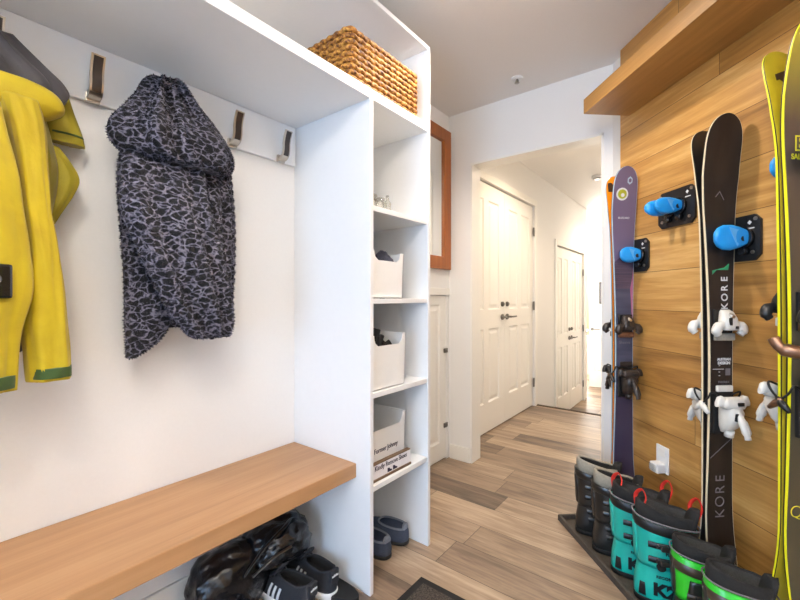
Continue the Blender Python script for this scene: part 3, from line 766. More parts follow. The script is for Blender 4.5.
s.poly('fine_line', [(-.04, .40), (.042, .47), (.042, .4725), (-.04, .4025)], 'print_grey')
s.poly('fine_line', [(-.02, 1.32), (-.004, 1.34), (.014, 1.31), (.012, 1.308), (-.004, 1.336), (-.018, 1.318)], 'print_grey')
s.toe(.875, 'bind_white', 'dark', 'grey_liner', 1.12); s.heel(.575, 'bind_white', 'dark', 'bind_white')
r = thing('ski', 'black ski with cream edges behind the front one, its tip to the left', 'ski', l2, r2, g)
s = Ski(r, 1.58, .134, .086, .108, .050); s.build('side_cream', 'base_black', 'top_black')
b = BM(); box(b, (.004, -.0455, .52), (.012, -.0435, .66)); link('edge_stripe', b, 'mint', r)
s.toe(.875, 'bind_white', 'dark', 'grey_liner', 1.12); s.heel(.575, 'bind_white', 'dark', 'bind_white')
# yellow-edged pair
(l1, r1), (l2, r2) = pair(cD + .006, .073, .215)
r = thing('ski', 'charcoal ski with bright yellow edges at the right edge, front of its pair', 'ski', l1, r1, g)
s = Ski(r, 1.70, .140, .096, .122, .055, .035)
s.build('side_yellow', 'base_yellow', 'top_yellow')
fr_ = [(-.030, 1.325), (.012, 1.325), (.012, 1.369), (-.030, 1.369)]
for a, c, d, e in ((-.030, .012, 1.365, 1.369), (-.030, .012, 1.325, 1.329), (-.030, -.026, 1.325, 1.369), (.008, .012, 1.325, 1.369)): s.poly('logo_frame', [(a, d), (c, d), (c, e), (a, e)], 'print_yellow')
s.word('S', -.009, 1.347, .044, 'print_yellow', bold=.001); s.word('SALOMON', .002, 1.308, .022, 'print_yellow', sx=.85, bold=.0005)
s.word('QST', .0, .30, .05, 'print_yellow', sx=1, bold=-.001)
s.toe(.875, 'dark', 'dark', 'bronze', 1.1); s.heel(.60, 'bronze', 'dark', 'bronze')
b = BM(); tube(b, smooth_path([s.top(.03, .765, .03), s.top(-.02, .765, .07), s.top(-.075, .764, .085), s.top(-.12, .766, .08), s.top(-.146, .775, .06), s.top(-.152, .80, .045)], 5), [.014] * 10 + [.0175] * 10 + [.013] * 6, 12, flat=1.0); link('heel_bail', b, 'bronze', r)
r = thing('ski', 'yellow-based ski with yellow edges behind the charcoal one at the right edge', 'ski', l2, r2, g)
s = Ski(r, 1.655, .138, .096, .122, .060, .035); s.build('side_yellow', 'base_yellow', 'top_yellow')
b = BM(); prism(b, [V((s.x(z / s.L) - .0004, y, z)) for y, z in ((-.012, 1.52), (.036, 1.44), (.036, 1.57), (.0, 1.585), (-.03, 1.585))], (-.0006, 0, 0)); link('base_logo', b, 'dark_brown', r)
s.toe(.885, 'dark', 'bind_white', 'bind_white', 1.15); s.heel(.60, 'bind_white', 'dark', 'dark')

# ------------------------------------------------------------------ boot tray and boots
M['tray'] = plain('tray_rubber', rgb(74, 66, 58), .75, var=.15, nscale=60, bump=.3)
b = BM(); T0, T1, TN = .015, 1.5, .345
box(b, (T0, -TN, .0005), (T1, -.004, .006)); 
for lo, hi in (((T0, -TN, .0005), (T1, -TN + .014, .028)), ((T0, -.018, .0005), (T1, -.004, .028)), ((T0, -TN, .0005), (T0 + .014, -.004, .028)), ((T1 - .014, -TN, .0005), (T1, -.004, .028))): box(b, lo, hi, .004)
tag(link('boot_tray', b, 'tray', loc=WO, rz=WROT), 'long dark rubber boot tray along the foot of the plank wall', 'tray')
def ringx(prof, z):
    for a, c in zip(prof, prof[1:]):
        if a[0] <= z <= c[0]:
            k = (z - a[0]) / (c[0] - a[0]); return [a[i] + (c[i] - a[i]) * k for i in range(4)]
    return prof[-1] if z > prof[-1][0] else prof[0]
def bring(prof, z, grow=0, n=32, p=2.5, dz=0):
    _, y0, y1, w = ringx(prof, z)
    return sring(0, (y0 + y1) / 2, z + dz, w + grow, (y1 - y0) / 2 + grow, n, p)
SHELL = [(.012, -.138, .140, .048), (.03, -.141, .141, .051), (.055, -.141, .134, .051), (.08, -.139, .114, .049), (.10, -.136, .085, .047), (.125, -.132, .052, .046), (.15, -.128, .034, .046), (.19, -.124, .026, .046), (.22, -.124, .024, .046)]
CUFF = [(.135, -.132, .026, .0495), (.165, -.136, .030, .053), (.20, -.137, .029, .055), (.24, -.139, .033, .057), (.275, -.141, .039, .059), (.305, -.142, .045, .060), (.345, -.140, .05, .058)]
def boot(label, t, n, rot, st, sc=1.0):
    r = thing('ski_boot', label, 'ski boot', W(t, n, .0062), WROT + rot, 'ski boots lined up on the tray')
    r.scale = (sc * .97, sc * 1.03, sc * .95)
    b = BM(); loft(b, [bring(SHELL, .012, -.002, dz=-.012), bring(SHELL, .012, .003, dz=-.008), bring(SHELL, .012, .004, dz=.002), bring(SHELL, .03, .0015, dz=-.008)]); link('sole', b, 'matte', r)
    b = BM(); loft(b, [bring(SHELL, z) for z in (.013, .03, .045, .06, .08, .09, .1, .112, .125, .14, .16, .19)]); sh = link('shell', b, st['shell'], r)
    # cuff rises at the back, dips in front
    def tilt(ring, k0=.0, back=.02): return [V((p.x, p.y, p.z + back * max(0, (-p.y - .02) / .12) - .012 * max(0, p.y / .05))) for p in ring]
    b = BM(); rings = [bring(CUFF, z) for z in (.138, .155, .175, .2, .23, .255)] + [tilt(bring(CUFF, .285)), tilt(bring(CUFF, .288, -.004)), tilt(bring(CUFF, .27, -.006))]
    loft(b, rings); link('cuff', b, st['cuff'], r)
    b = BM(); rings = [bring(CUFF, .26, -.007), tilt(bring(CUFF, .30, -.005), back=.028), tilt(bring(CUFF, .322, -.006), back=.034), tilt(bring(CUFF, .33, -.012), back=.036), tilt(bring(CUFF, .322, -.020), back=.034), tilt(bring(CUFF, .28, -.022), back=.02), bring(CUFF, .18, -.026)]
    loft(b, rings); ln = link('liner', b, st['liner'], r)
    b = BM(); rings = [tilt(bring(CUFF, .324, -.0195), back=.0345), tilt(bring(CUFF, .30, -.0245), back=.03), bring(CUFF, .2, -.027)]
    loft(b, rings, cap0=False); link('lining', b, st.get('lining', 'lining'), ln)
    b = BM(); rings = []
    for z, hw, y in ((.22, .034, .010), (.285, .040, .018), (.315, .040, .026), (.338, .031, .033), (.348, .014, .036)):
        rings.append([V((q.x, y + q.y, z)) for q in sring(0, 0, 0, hw, .013, 16, 2.4)])
    loft(b, rings); link('tongue', b, st['tongue'], r)
    # power strap all round, under the cuff rim
    b = BM(); loft(b, [tilt(bring(CUFF, z + st.get('strap_drop', 0), g_)) for z, g_ in ((.254, .0012), (.256, .0035), (.288, .0035), (.290, .0012))], cap0=False, cap1=False); ps = link('power_strap', b, st['strap'], r)
    b = BM(); cbox(b, (.0605, -.03, .277 + st.get('strap_drop', 0)), (.006, .03, .022), .002); link('strap_buckle', b, st['metal'], ps)
    if st.get('piping'):
        b = BM(); tube(b, [p + V((0, 0, .0)) for p in tilt(bring(CUFF, .296, .003))], .0028, 6, closed=True); link('piping', b, st['piping'], r)
    # buckles across the front, levers on the outer side
    for prof, z, gr in st.get('buckles', ((CUFF, .235, .0015), (CUFF, .188, .0015), (SHELL, .118, .0012), (SHELL, .082, .0012))):
        rg = [bring(prof, z + d, gr + e) for d, e in ((-.011, 0), (-.009, .004), (.009, .004), (.011, 0))]
        idx = [i for i in range(32) if -2 <= i <= 11 or i >= 30]
        order = [29, 30, 31] + list(range(0, 13))
        b = BM(); loft(b, [[rr[i] for i in order] for rr in rg], closed=False); bk = link('buckle_strap', b, st['strap'], r)
        _, y0, y1, w = ringx(prof, z); ym = y0 + (y1 - y0) * .58
        b = BM(); cbox(b, (w + .011, ym - .006, z), (.012, .062, .019), .004, rzm(.12)); cbox(b, (w + .006, ym + .026, z), (.012, .010, .018), .002); link('buckle_lever', b, st['metal'], bk)
        b = BM()
        for q in range(4): cbox(b, (w + .004, ym - .045 + q * .009, z), (.004, .004, .016), .001)
        link('ladder', b, st['metal'], bk)
    for sg in (-1, 1): b = BM(); cyl(b, (sg * .040, -.072, .150), (sg * .0585, -.072, .150), .013, 18); link('pivot_rivet', b, st.get('rivet', 'dark'), r)
    b = BM(); rings = []
    for z, hw in ((.145, .014), (.17, .02), (.23, .022), (.28, .018)):
        y0 = ringx(CUFF, z)[1]; rings.append([V((q.x, y0 + .004 + q.y, z)) for q in sring(0, 0, 0, hw, .009, 14, 2.6)])
    loft(b, rings); link('heel_spine', b, st['spine'], r)
    if st.get('loops'):
        for y, hh in ((-.128, .055), (.03, .062)):
            b = BM(); z0 = .338 if y < 0 else .325
            pts = smooth_path([(-.012, y, z0 - .02), (-.016, y - .004, z0 + hh * .5), (0, y + .012, z0 + hh), (.016, y + .02, z0 + hh * .5), (.012, y + .004, z0 - .02)], 5)
            tube(b, pts, .0065, 8, flat=.3); link('pull_loop', b, st['loops'], r)
    for k in st.get('extra', ()): k(r)
    return r
def side_plate(name, mat, pts, prof, g_=.0012, th=.002):
    def f(r):
        b = BM()
        def q(y, z, e):
            _, y0, y1, w = ringx(prof, z); cy = (y0 + y1) / 2; a = (y1 - y0) / 2 + e; u = min(.995, abs((y - cy) / a)); return V(((w + e) * (1 - u ** 2.5) ** (1 / 2.5), y, z))
        # fan of fine quads so that the plate follows the shell
        cy = sum(p[0] for p in pts) / len(pts); cz = sum(p[1] for p in pts) / len(pts)
        ring = []
        for i, p in enumerate(pts):
            p2 = pts[(i + 1) % len(pts)]
            for k in range(4): ring.append((p[0] + (p2[0] - p[0]) * k / 4, p[1] + (p2[1] - p[1]) * k / 4))
        rings = [[q(y, z, g_ - .002) for y, z in ring]]
        for s_ in (1, .97, .7, .4, .1): rings.append([q(cy + (y - cy) * s_, cz + (z - cz) * s_, g_ + (th if s_ < 1 else 0)) for y, z in ring])
        loft(b, rings, cap0=False); link(name, b, mat, r)
    return f
def side_text(txt, y, z, size, mat, x, bold=0, lean=0):
    return lambda r: text('lettering', txt, size, (x, y, z), (lean, 1, 0), (0, 0, 1), mat, r, .0016, bold)
BLACK = dict(shell='boot_black', cuff='boot_black', liner='grey_liner', tongue='black_liner', strap='boot_black', metal='steel', spine='boot_black', rivet='chrome', lining='black_liner')
TEAL = dict(shell='teal', cuff='teal', liner='black_liner', tongue='black_liner', strap='dark', metal='bind_brown', spine='teal', loops='red', buckles=((CUFF, .225, .0015), (CUFF, .172, .0015)), piping='print_grey', lining='lining',
            extra=[side_text('K2', -.060, .062, .058, 'dark', .0488, .003, .16), side_text('RECON', -.03, .200, .018, 'dark', .0545, .0008), side_text('RECON', -.062, .108, .013, 'dark', .0455, .0005, .16), side_plate('heel_patch', 'dark', [(-.132, .03), (-.112, .03), (-.115, .075), (-.128, .075)], SHELL)])
GREEN = dict(shell='boot_black', cuff='green', strap_drop=-.026, buckles=((CUFF, .165, .0015), (SHELL, .118, .0012)), liner='black_liner', tongue='black_liner', strap='smoke', metal='boot_black', spine='boot_black', piping='print_grey', lining='lining',
             extra=[side_plate('side_panel', 'green', [(-.10, .025), (.02, .025), (.055, .05), (.035, .10), (-.03, .132), (-.10, .115)], SHELL, .001, .004),
                    side_plate('cuff_panel', 'boot_black', [(-.108, .15), (-.045, .145), (-.015, .185), (-.03, .224), (-.10, .224)], CUFF, .0012, .003)])
zc = .30
def bt(x, y, z=.31): p = on_z(x, y, z); q = p - WO; return q.dot(WU), q.dot(WN)
BP = [(.170, .166, -.32), (.315, .166, -.34), (.466, .167, -.42), (.606, .167, -.42), (.750, .160, -.40), (.887, .164, -.40)]
BL = [(BLACK, 'black ski boot with a grey liner, furthest of the row by the tray corner'), (BLACK, 'black ski boot with a grey liner, right beside the first teal boot'),
      (TEAL, 'teal ski boot with red pull loops, next to the black boots'), (TEAL, 'teal ski boot with red pull loops, next to the green boots'),
      (GREEN, 'green and black ski boot beside the teal boots, below the black skis'), (GREEN, 'green and black ski boot nearest the camera at the end of the row')]
for (t, n, ro), (st, lb) in zip(BP, BL): boot(lb, t, n, ro, st, {'teal': 1.07, 'boot_black': .92}[st['shell']] if st is not BLACK else 1.04)
# ------------------------------------------------------------------ hanging coats
def support(y, xl, xr, X0, d):
    """centre Y, half width and height of an elliptical slice at plane X0 seen between the two columns"""
    dl, dr = ray(xl, y), ray(xr, y)
    def m(q): v = V((q.y, -q.x)); return v / v.length
    ml, mr = m(dl), m(dr)
    yl, yr = X0 / dl.x * dl.y, X0 / dr.x * dr.y; w = max(.006, (yr - yl) / 2); Y = (yl + yr) / 2
    for _ in range(60):
        hl = math.hypot(ml.x * d, ml.y * w); hr = math.hypot(mr.x * d, mr.y * w)
        ya = (hl - ml.x * X0) / ml.y; yb = (-hr - mr.x * X0) / mr.y
        Y = (ya + yb) / 2; w = max(.006, w + .45 * (yb - ya))
    Zc = -X0 * SN + Y * CS
    return Y, w, CAMZ + (299 - y) / F * Zc
def drape(rows, seed=0, fold=.012, nf=5, n=56, sub=5, X0=None, wr=.004):
    """rows of (y, x left, x right, X plane, half depth); lofted with hanging folds"""
    key = []
    for y, xl, xr, X, d in rows: Y, w, z = support(y, xl, xr, X, d); key.append(V((X, Y, z)).to_tuple() + (w, d))
    out = []
    for i in range(len(key) - 1):
        p0, p1, p2, p3 = key[max(i - 1, 0)], key[i], key[i + 1], key[min(i + 2, len(key) - 1)]
        for j in range(sub):
            t = j / sub
            out.append([.5 * (2 * b_ + (c - a) * t + (2 * a - 5 * b_ + 4 * c - d) * t * t + (3 * b_ - a - 3 * c + d) * t ** 3) for a, b_, c, d in zip(p0, p1, p2, p3)])
    out.append(list(key[-1]))
    rings = []
    for X, Y, z, w, d in out:
        w, d = max(w, .003), max(d, .003); ring = []
        for k in range(n):
            a = 2 * PI * k / n; c, s_ = math.cos(a), math.sin(a)
            f = noise.noise(V((math.cos(a) * nf * .5 + seed * 3.1, math.sin(a) * nf * .5 + seed, z * 1.6))) * fold
            f += noise.noise(V((math.cos(a) * nf + seed, math.sin(a) * nf, z * 9 + seed))) * wr
            ring.append(V((X + (d + f) * math.copysign(abs(c) ** .85, c), Y + (w + f * .5) * math.copysign(abs(s_) ** .85, s_), z)))
        rings.append(ring)
    b = BM(); loft(b, rings); return b
def clampx(bm, x0):
    for v in bm.verts:
        if v.co.x < x0: v.co.x = x0 + (v.co.x - x0) * .04
    return bm
def cloth(name, a, c, rough=.7):
    t = NT(name); p = t.pos()
    f = t.noise(p, 9, 4, .55, .6); g = t.noise(p, 700, 2)
    t.l(t.ramp(f, [(.3, a), (.7, c)]), t.b.inputs['Base Color']); t.set(Roughness=rough, Sheen_Weight=.15)
    t.bump(t.math('ADD', f, t.math('MULTIPLY', g, .05)), .5, .010); return t.m
M['yellow_cloth'] = cloth('yellow_shell_fabric', rgb(176, 152, 6), rgb(196, 174, 10))
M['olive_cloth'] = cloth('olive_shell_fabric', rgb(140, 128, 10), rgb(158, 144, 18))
M['grey_cloth'] = cloth('dark_grey_fabric', rgb(52, 50, 54), rgb(70, 68, 72))
M['tab_green'] = cloth('dark_green_tab', rgb(42, 66, 20), rgb(56, 84, 26))
JX = -1.452
r = thing('jacket', 'bright yellow ski jacket with a dark grey hood lining, hanging at the left edge', 'jacket', (0, 0, 0))
def jp(name, rows, mat, **k): return link(name, clampx(drape(rows, **k), JX), mat, r)
jp('hood', [(22, -70, 10, -1.40, .03), (34, -90, 24, -1.39, .05), (50, -95, 42, -1.38, .055), (66, -95, 60, -1.375, .06), (80, -95, 66, -1.375, .06), (95, -90, 50, -1.38, .05)], 'grey_cloth', seed=1, fold=.03, nf=9, wr=.014)
jp('hood_brim', [(66, -90, 20, -1.325, .030), (72, -95, 50, -1.32, .038), (84, -95, 63, -1.315, .044), (96, -95, 64, -1.315, .042), (104, -90, 50, -1.32, .03)], 'yellow_cloth', seed=2, fold=.006, nf=3)
bk = jp('back_flap', [(74, 20, 46, -1.41, .015), (88, 26, 66, -1.41, .02), (110, 40, 74, -1.41, .02), (130, 44, 82, -1.41, .022), (141, 46, 85, -1.41, .022), (144.5, 48, 85.5, -1.41, .020)], 'olive_cloth', seed=3, fold=.006)
jp('torso', [(92, -90, 40, -1.37, .06), (120, -100, 48, -1.365, .075), (160, -105, 56, -1.365, .08), (210, -105, 50, -1.365, .08), (260, -105, 44, -1.37, .075), (310, -100, 30, -1.38, .06), (352, -100, 22, -1.39, .05)], 'olive_cloth', seed=4, fold=.02, nf=6)
jp('elbow_fold', [(146, 30, 58, -1.40, .03), (162, 36, 70, -1.40, .04), (178, 40, 78.5, -1.40, .042), (192, 42, 74, -1.40, .04), (214, 40, 60, -1.40, .03), (224, 40, 54, -1.40, .02)], 'olive_cloth', seed=5, fold=.008)
sl = jp('sleeve', [(100, -8, 42, -1.31, .045), (130, 2, 47, -1.30, .055), (170, 10, 49, -1.295, .06), (210, 16, 52, -1.295, .06), (250, 22, 59, -1.295, .058), (290, 22, 64, -1.295, .055), (330, 22, 68, -1.295, .052), (360, 25, 70, -1.295, .05), (379, 27, 70.5, -1.295, .046)], 'yellow_cloth', seed=6, fold=.010, nf=4, wr=.006)
s2 = jp('sleeve', [(98, -80, 4, -1.27, .05), (130, -70, 10, -1.26, .06), (170, -62, 20, -1.255, .065), (210, -56, 24, -1.255, .065), (250, -54, 30, -1.255, .06), (290, -54, 32, -1.255, .058), (330, -50, 20, -1.26, .055), (370, -44, 15, -1.265, .05), (392, -40, 13, -1.27, .045)], 'yellow_cloth', seed=7, fold=.016, nf=4, wr=.006)
b = clampx(drape([(366, 28.5, 71.3, -1.295, .056), (370, 28.5, 71.5, -1.295, .0555), (376, 28.5, 71.5, -1.295, .054)], seed=6, fold=.004, wr=0), JX); link('cuff_tab', b, 'tab_green', sl)
b = clampx(drape([(376, -40, 15.6, -1.267, .057), (382, -40, 15.4, -1.267, .056), (389, -40, 15, -1.268, .053)], seed=7, fold=.004, wr=0), JX); link('cuff_tab', b, 'tab_green', s2)
b = clampx(drape([(134.5, 46, 83.2, -1.41, .0235), (136.5, 46, 84, -1.41, .0240)], seed=3, fold=.004, wr=0), JX); link('seam_stripe', b, 'tab_green', bk)
b = clampx(drape([(336, 8, 24, -1.36, .03), (352, 6, 22, -1.36, .03)], seed=9), JX); link('lining', b, 'grey_cloth', r)
p = on_x(-4, 281, -1.186)
g = thing('pass_holder', 'small black electronic device clipped on the front of the yellow jacket', 'device', p, .35)
b = BM(); cbox(b, (-.002, 0, 0), (.020, .052, .074), .006); link('casing', b, 'gloss', g)
b = BM(); torus(b, (.0085, -.006, .004), .010, .0016, 'x'); link('lens_ring', b, 'steel', g)
b = BM(); tube(b, smooth_path([p + V((-.002, -.016, .036)), p + V((.002, -.018, .056)), p + V((-.006, -.014, .076))]), .002); link('zip_cord', b, 'chrome', r)
b = BM(); cbox(b, p + V((-.006, -.020, -.062)), (.003, .014, .06), .001); link('orange_strap', b, 'orange', r)

# leopard pile coat
def leopard():
    t = NT('leopard_pile'); p = t.pos()
    wv = t.n('ShaderNodeTexNoise', i_Scale=22, i_Detail=2); t.l(p, wv.inputs['Vector'])
    sub = t.n('ShaderNodeVectorMath', operation='MULTIPLY_ADD'); t.l(wv.outputs['Color'], sub.inputs[0]); sub.inputs[1].default_value = (.045, .045, .03); t.l(p, sub.inputs[2])
    vo = t.n('ShaderNodeTexVoronoi', feature='DISTANCE_TO_EDGE', i_Scale=52); t.l(t.scale(sub.outputs[0], .8, .72, 1.15), vo.inputs['Vector'])
    n2 = t.noise(t.scale(p, 1, .7, 1.3), 95, 3); 
    f = t.math('ADD', vo.outputs['Distance'], t.math('MULTIPLY', t.math('SUBTRACT', n2, .42), .42))
    hl = t.noise(p, 420, 2)
    c = t.ramp(f, [(.03, rgb(146, 143, 158)), (.10, rgb(94, 92, 110)), (.155, rgb(22, 21, 31)), (.3, rgb(8, 8, 14))])
    t.l(t.mix(.3, c, t.mix(hl, rgb(12, 12, 18), rgb(150, 146, 158)), 'OVERLAY'), t.b.inputs['Base Color'])
    t.set(Roughness=.85, Sheen_Weight=.1, Sheen_Roughness=.4); t.bump(hl, .8, .004); return t.m
M['leopard'] = leopard()
def furry(bm, length=.009, dens=1.0, seed=0, lean=.5):
    """short pile: little tufts all over the surface, part of the same cloth"""
    rnd = random.Random(seed); bmesh.ops.recalc_face_normals(bm, faces=bm.faces)
    new = []
    for f in bm.faces:
        cnt = f.calc_area() * 52000 * dens; c = int(cnt) + (rnd.random() < cnt - int(cnt))
        vs = [v.co for v in f.verts]; nn = f.normal
        if nn.x < -.35: continue
        for _ in range(c):
            ws = [rnd.random() for _ in vs]; sm = sum(ws); p = sum((v * (w / sm) for v, w in zip(vs, ws)), V((0, 0, 0)))
            d = (nn + V((rnd.uniform(-.5, .5), rnd.uniform(-.5, .5), rnd.uniform(-.5, .5) - lean * .6))).normalized()
            new.append((p, d, length * rnd.uniform(.6, 1.25)))
    for p, d, l in new:
        q = d.orthogonal().normalized(); w = .0012
        a = bm.verts.new(p + q * w - d * .001); c = bm.verts.new(p - q * w - d * .001); e = bm.verts.new(p + d * l)
        bm.faces.new((a, c, e)).smooth = True
    return bm
r = thing('fur_coat', 'grey and black leopard print plush coat hanging by its hood on a hook', 'coat', (0, 0, 0))
CX = -1.450
def cp(name, rows, dens=1.0, **k):
    b = clampx(drape(rows, **k), CX); furry(b, .0065, dens * 1.5, k.get('seed', 0))
    me = link(name, b, 'leopard', r); return me
cp('coat_back', [(140, 128, 206, -1.38, .05), (170, 120, 226, -1.375, .06), (200, 118, 232, -1.37, .07), (240, 121, 233, -1.37, .07), (280, 124, 232, -1.372, .065), (312, 127, 230, -1.375, .055), (326, 140, 226, -1.38, .04)], seed=11, fold=.03, nf=7, dens=.8)
cp('front_panel', [(160, 124, 202, -1.33, .03), (185, 120, 206, -1.30, .045), (215, 121, 212, -1.275, .05), (245, 132, 219, -1.262, .05), (275, 149, 225, -1.26, .048), (300, 162, 229, -1.264, .046), (320, 177, 231, -1.27, .042), (333, 188, 229, -1.276, .036), (337.5, 198, 226, -1.28, .026)], seed=12, fold=.026, nf=5, wr=.010)
cp('sleeve', [(225, 120, 148, -1.345, .03), (250, 123, 156, -1.36, .036), (280, 123.5, 168, -1.36, .04), (305, 124, 174, -1.36, .04), (325, 124, 170, -1.36, .04), (340, 125, 160, -1.36, .036), (352, 125.5, 144, -1.36, .028), (358, 126, 132, -1.36, .018)], seed=13, fold=.008, nf=4)
cp('sleeve', [(150, 205, 226, -1.385, .03), (180, 208, 231, -1.38, .042), (220, 214, 234, -1.38, .045), (260, 218, 234.5, -1.38, .045), (300, 220, 233, -1.382, .042), (326, 219, 231.5, -1.385, .038), (334, 218, 228, -1.388, .03)], seed=14, fold=.006, nf=4)
cp('hood', [(80, 158, 176, -1.405, .018), (88, 148, 188, -1.39, .04), (104, 138, 202, -1.37, .058), (122, 126, 218, -1.35, .078), (136, 115, 229, -1.335, .092), (147, 111, 234, -1.328, .10), (158, 115, 234, -1.328, .10), (166, 128, 230, -1.328, .096), (171, 150, 222, -1.33, .08)], seed=15, fold=.04, nf=6, wr=.014)

# ------------------------------------------------------------------ under the bench
def leather():
    t = NT('black_bag_fabric'); p = t.pos(); f = t.noise(p, 16, 4, .6, .8)
    t.l(t.ramp(f, [(.3, rgb(14, 14, 16)), (.7, rgb(26, 26, 30))]), t.b.inputs['Base Color']); t.set(Roughness=.27, Coat_Weight=.2)
    t.bump(f, .55, .012); return t.m
M['bag'] = leather()
r = thing('duffel_bag', 'slumped glossy black bag lying under the bench behind the sneakers', 'bag', (-1.28, .865, 0))
def blob(name, c, s, seed, amp=.12, rot=0, sq=.9, mat='bag'):
    b = BM(); bmesh.ops.create_icosphere(b, subdivisions=5, radius=1)
    for v in b.verts:
        p = v.co.copy(); k = 1 + amp * (noise.noise(p * 1.5 + V((seed, 0, 0))) + .6 * noise.noise(p * 3.7 + V((0, seed, 0))) + .25 * abs(noise.noise(p * 9 + V((0, 0, seed)))))
        q = V([math.copysign(abs(x) ** sq, x) for x in p]) * k; q = V((q.x * s[0], q.y * s[1], q.z * s[2])); q.rotate(Matrix.Rotation(rot, 3, 'Z')); q += V(c)
        q.z = max(q.z, .001); v.co = q
    for f in b.faces: f.smooth = True
    return link(name, b, mat, r)
blob('bag_body', (-.085, -.11, .11), (.095, .145, .13), 3)
blob('bag_flap', (-.055, .065, .195), (.11, .13, .080), 9, .16)
blob('side_pocket', (-.03, -.17, .06), (.09, .085, .065), 14, .18)
b = BM(); tube(b, smooth_path([(.02, -.12, .17), (.03, -.05, .235), (.03, .04, .275), (-.02, .11, .262), (-.02, .16, .215), (-.03, .18, .17)]), .011, 8, flat=.35); link('shoulder_strap', b, 'gloss', r)
b = BM(); tube(b, smooth_path([(.03, -.09, .16), (.05, -.02, .20), (.06, .05, .21)]), .007, 8, flat=.4); link('zip_pull', b, 'steel', r)

M['suede'] = plain('black_suede', rgb(36, 38, 44), .85, var=.2, nscale=200, bump=.3)
M['navy'] = plain('navy_canvas', rgb(58, 68, 88), .9, var=.15, nscale=200, bump=.4)
M['navy_trim'] = plain('pale_navy_trim', rgb(120, 128, 142), .85, var=.1, nscale=200, bump=.3)
SNK = [(.024, -.138, .146, .047), (.045, -.141, .138, .047), (.06, -.140, .105, .043), (.075, -.137, .055, .038), (.09, -.134, .028, .034), (.10, -.134, .018, .033)]
def sneaker(label, loc, rz):
    r = thing('sneaker', label, 'shoe', loc, rz, 'black sneakers under the bench')
    b = BM(); loft(b, [bring(SNK, .024, g_, dz=z - .024) for z, g_ in ((0, -.003), (.003, .003), (.022, .004), (.027, .001))]); link('sole', b, 'plastic_white', r)
    def tl(ring): return [V((p.x, p.y, p.z + .016 * max(0, (-p.y - .09) / .05) ** 1.2 - .0 * p.y)) for p in ring]
    b = BM(); loft(b, [bring(SNK, z, 0) for z in (.025, .035, .045, .055, .065, .075)] + [tl(bring(SNK, .09, 0)), tl(bring(SNK, .098, 0)), tl(bring(SNK, .098, -.006)), tl(bring(SNK, .085, -.008)), bring(SNK, .05, -.012)]); link('upper', b, 'suede', r)
    b = BM(); loft(b, [tl(bring(SNK, .0985, -.004)), tl(bring(SNK, .09, -.0095)), bring(SNK, .052, -.013)], cap0=False); link('lining', b, 'black_liner', r)
    b = BM(); rings = []
    for y, z, hw in ((.085, .066, .02), (.06, .078, .024), (.03, .097, .026), (.012, .118, .026), (.004, .128, .02)): rings.append([V((q.x, y + q.y * .6, z + q.y)) for q in sring(0, 0, 0, hw, .005, 14)])
    loft(b, rings); tg = link('tongue', b, 'suede', r)
    for k in range(4):
        y = .03 + k * .017; z = .101 - k * .0092
        b = BM(); tube(b, smooth_path([(-.026, y - .004, z - .012), (0, y, z + .003), (.026, y - .004, z - .012)]), .0028, 6); link('lace', b, 'black_liner', tg)
    for sg in (-1, 1):
        for k in range(3):
            b = BM(); y0 = -.030 + k * .024
            row = []
            for j in range(7):
                z = .029 + j * .0068; yy = y0 - (z - .029) * .25 + .02
                for (a) in (0,): pass
                def q(yv, e):
                    _, ya, yb, w = ringx(SNK, z); cy = (ya + yb) / 2; A = (yb - ya) / 2 + e; u = min(.99, abs((yv - cy) / A)); return V((sg * (w + e) * (1 - u ** 2.5) ** .4, yv, z))
                row.append([q(yy - .0055, .0004), q(yy + .0055, .0004), q(yy + .0055, .0022), q(yy - .0055, .0022)])
            loft(b, row, smooth=False); link('side_stripe', b, 'print_white', r)
    b = BM(); box(b, (-.020, -.146, .062), (.020, -.131, .112), .006); ht = link('heel_tab', b, 'suede', r)
    text('lettering', 'adidas', .0125, (0, -.1465, .092), (1, 0, 0), (0, 0, 1), 'print_white', ht, .0006, .0004)
    return r
def floor_at(x, y, z=0): return on_z(x, y, z)
sneaker('black sneaker with three white stripes, front one of the pair under the bench', (-1.256, .914, .001), math.radians(96))
sneaker('black sneaker beside the white side panel, rear one of the pair under the bench', (-1.250, 1.030, .001), math.radians(88))
b = BM(); loft(b, [sring(0, 0, z, a, c, 32, 2.2) for z, a, c in ((0, .045, .14), (.004, .048, .143), (.016, .048, .143), (.02, .045, .14))]); tag(link('flip_flop', b, 'matte', loc=(-1.17, 1.05, .0005)), 'dark flat sandal sole under the sneaker by the side panel', 'sandal')
for o in [bpy.data.objects['flip_flop']]: o.rotation_euler = (0, 0, math.radians(96))
CLG = [(.014, -.138, .132, .047), (.03, -.141, .128, .049), (.05, -.140, .105, .046), (.062, -.137, .06, .043), (.072, -.133, .02, .040), (.085, -.132, .006, .038)]
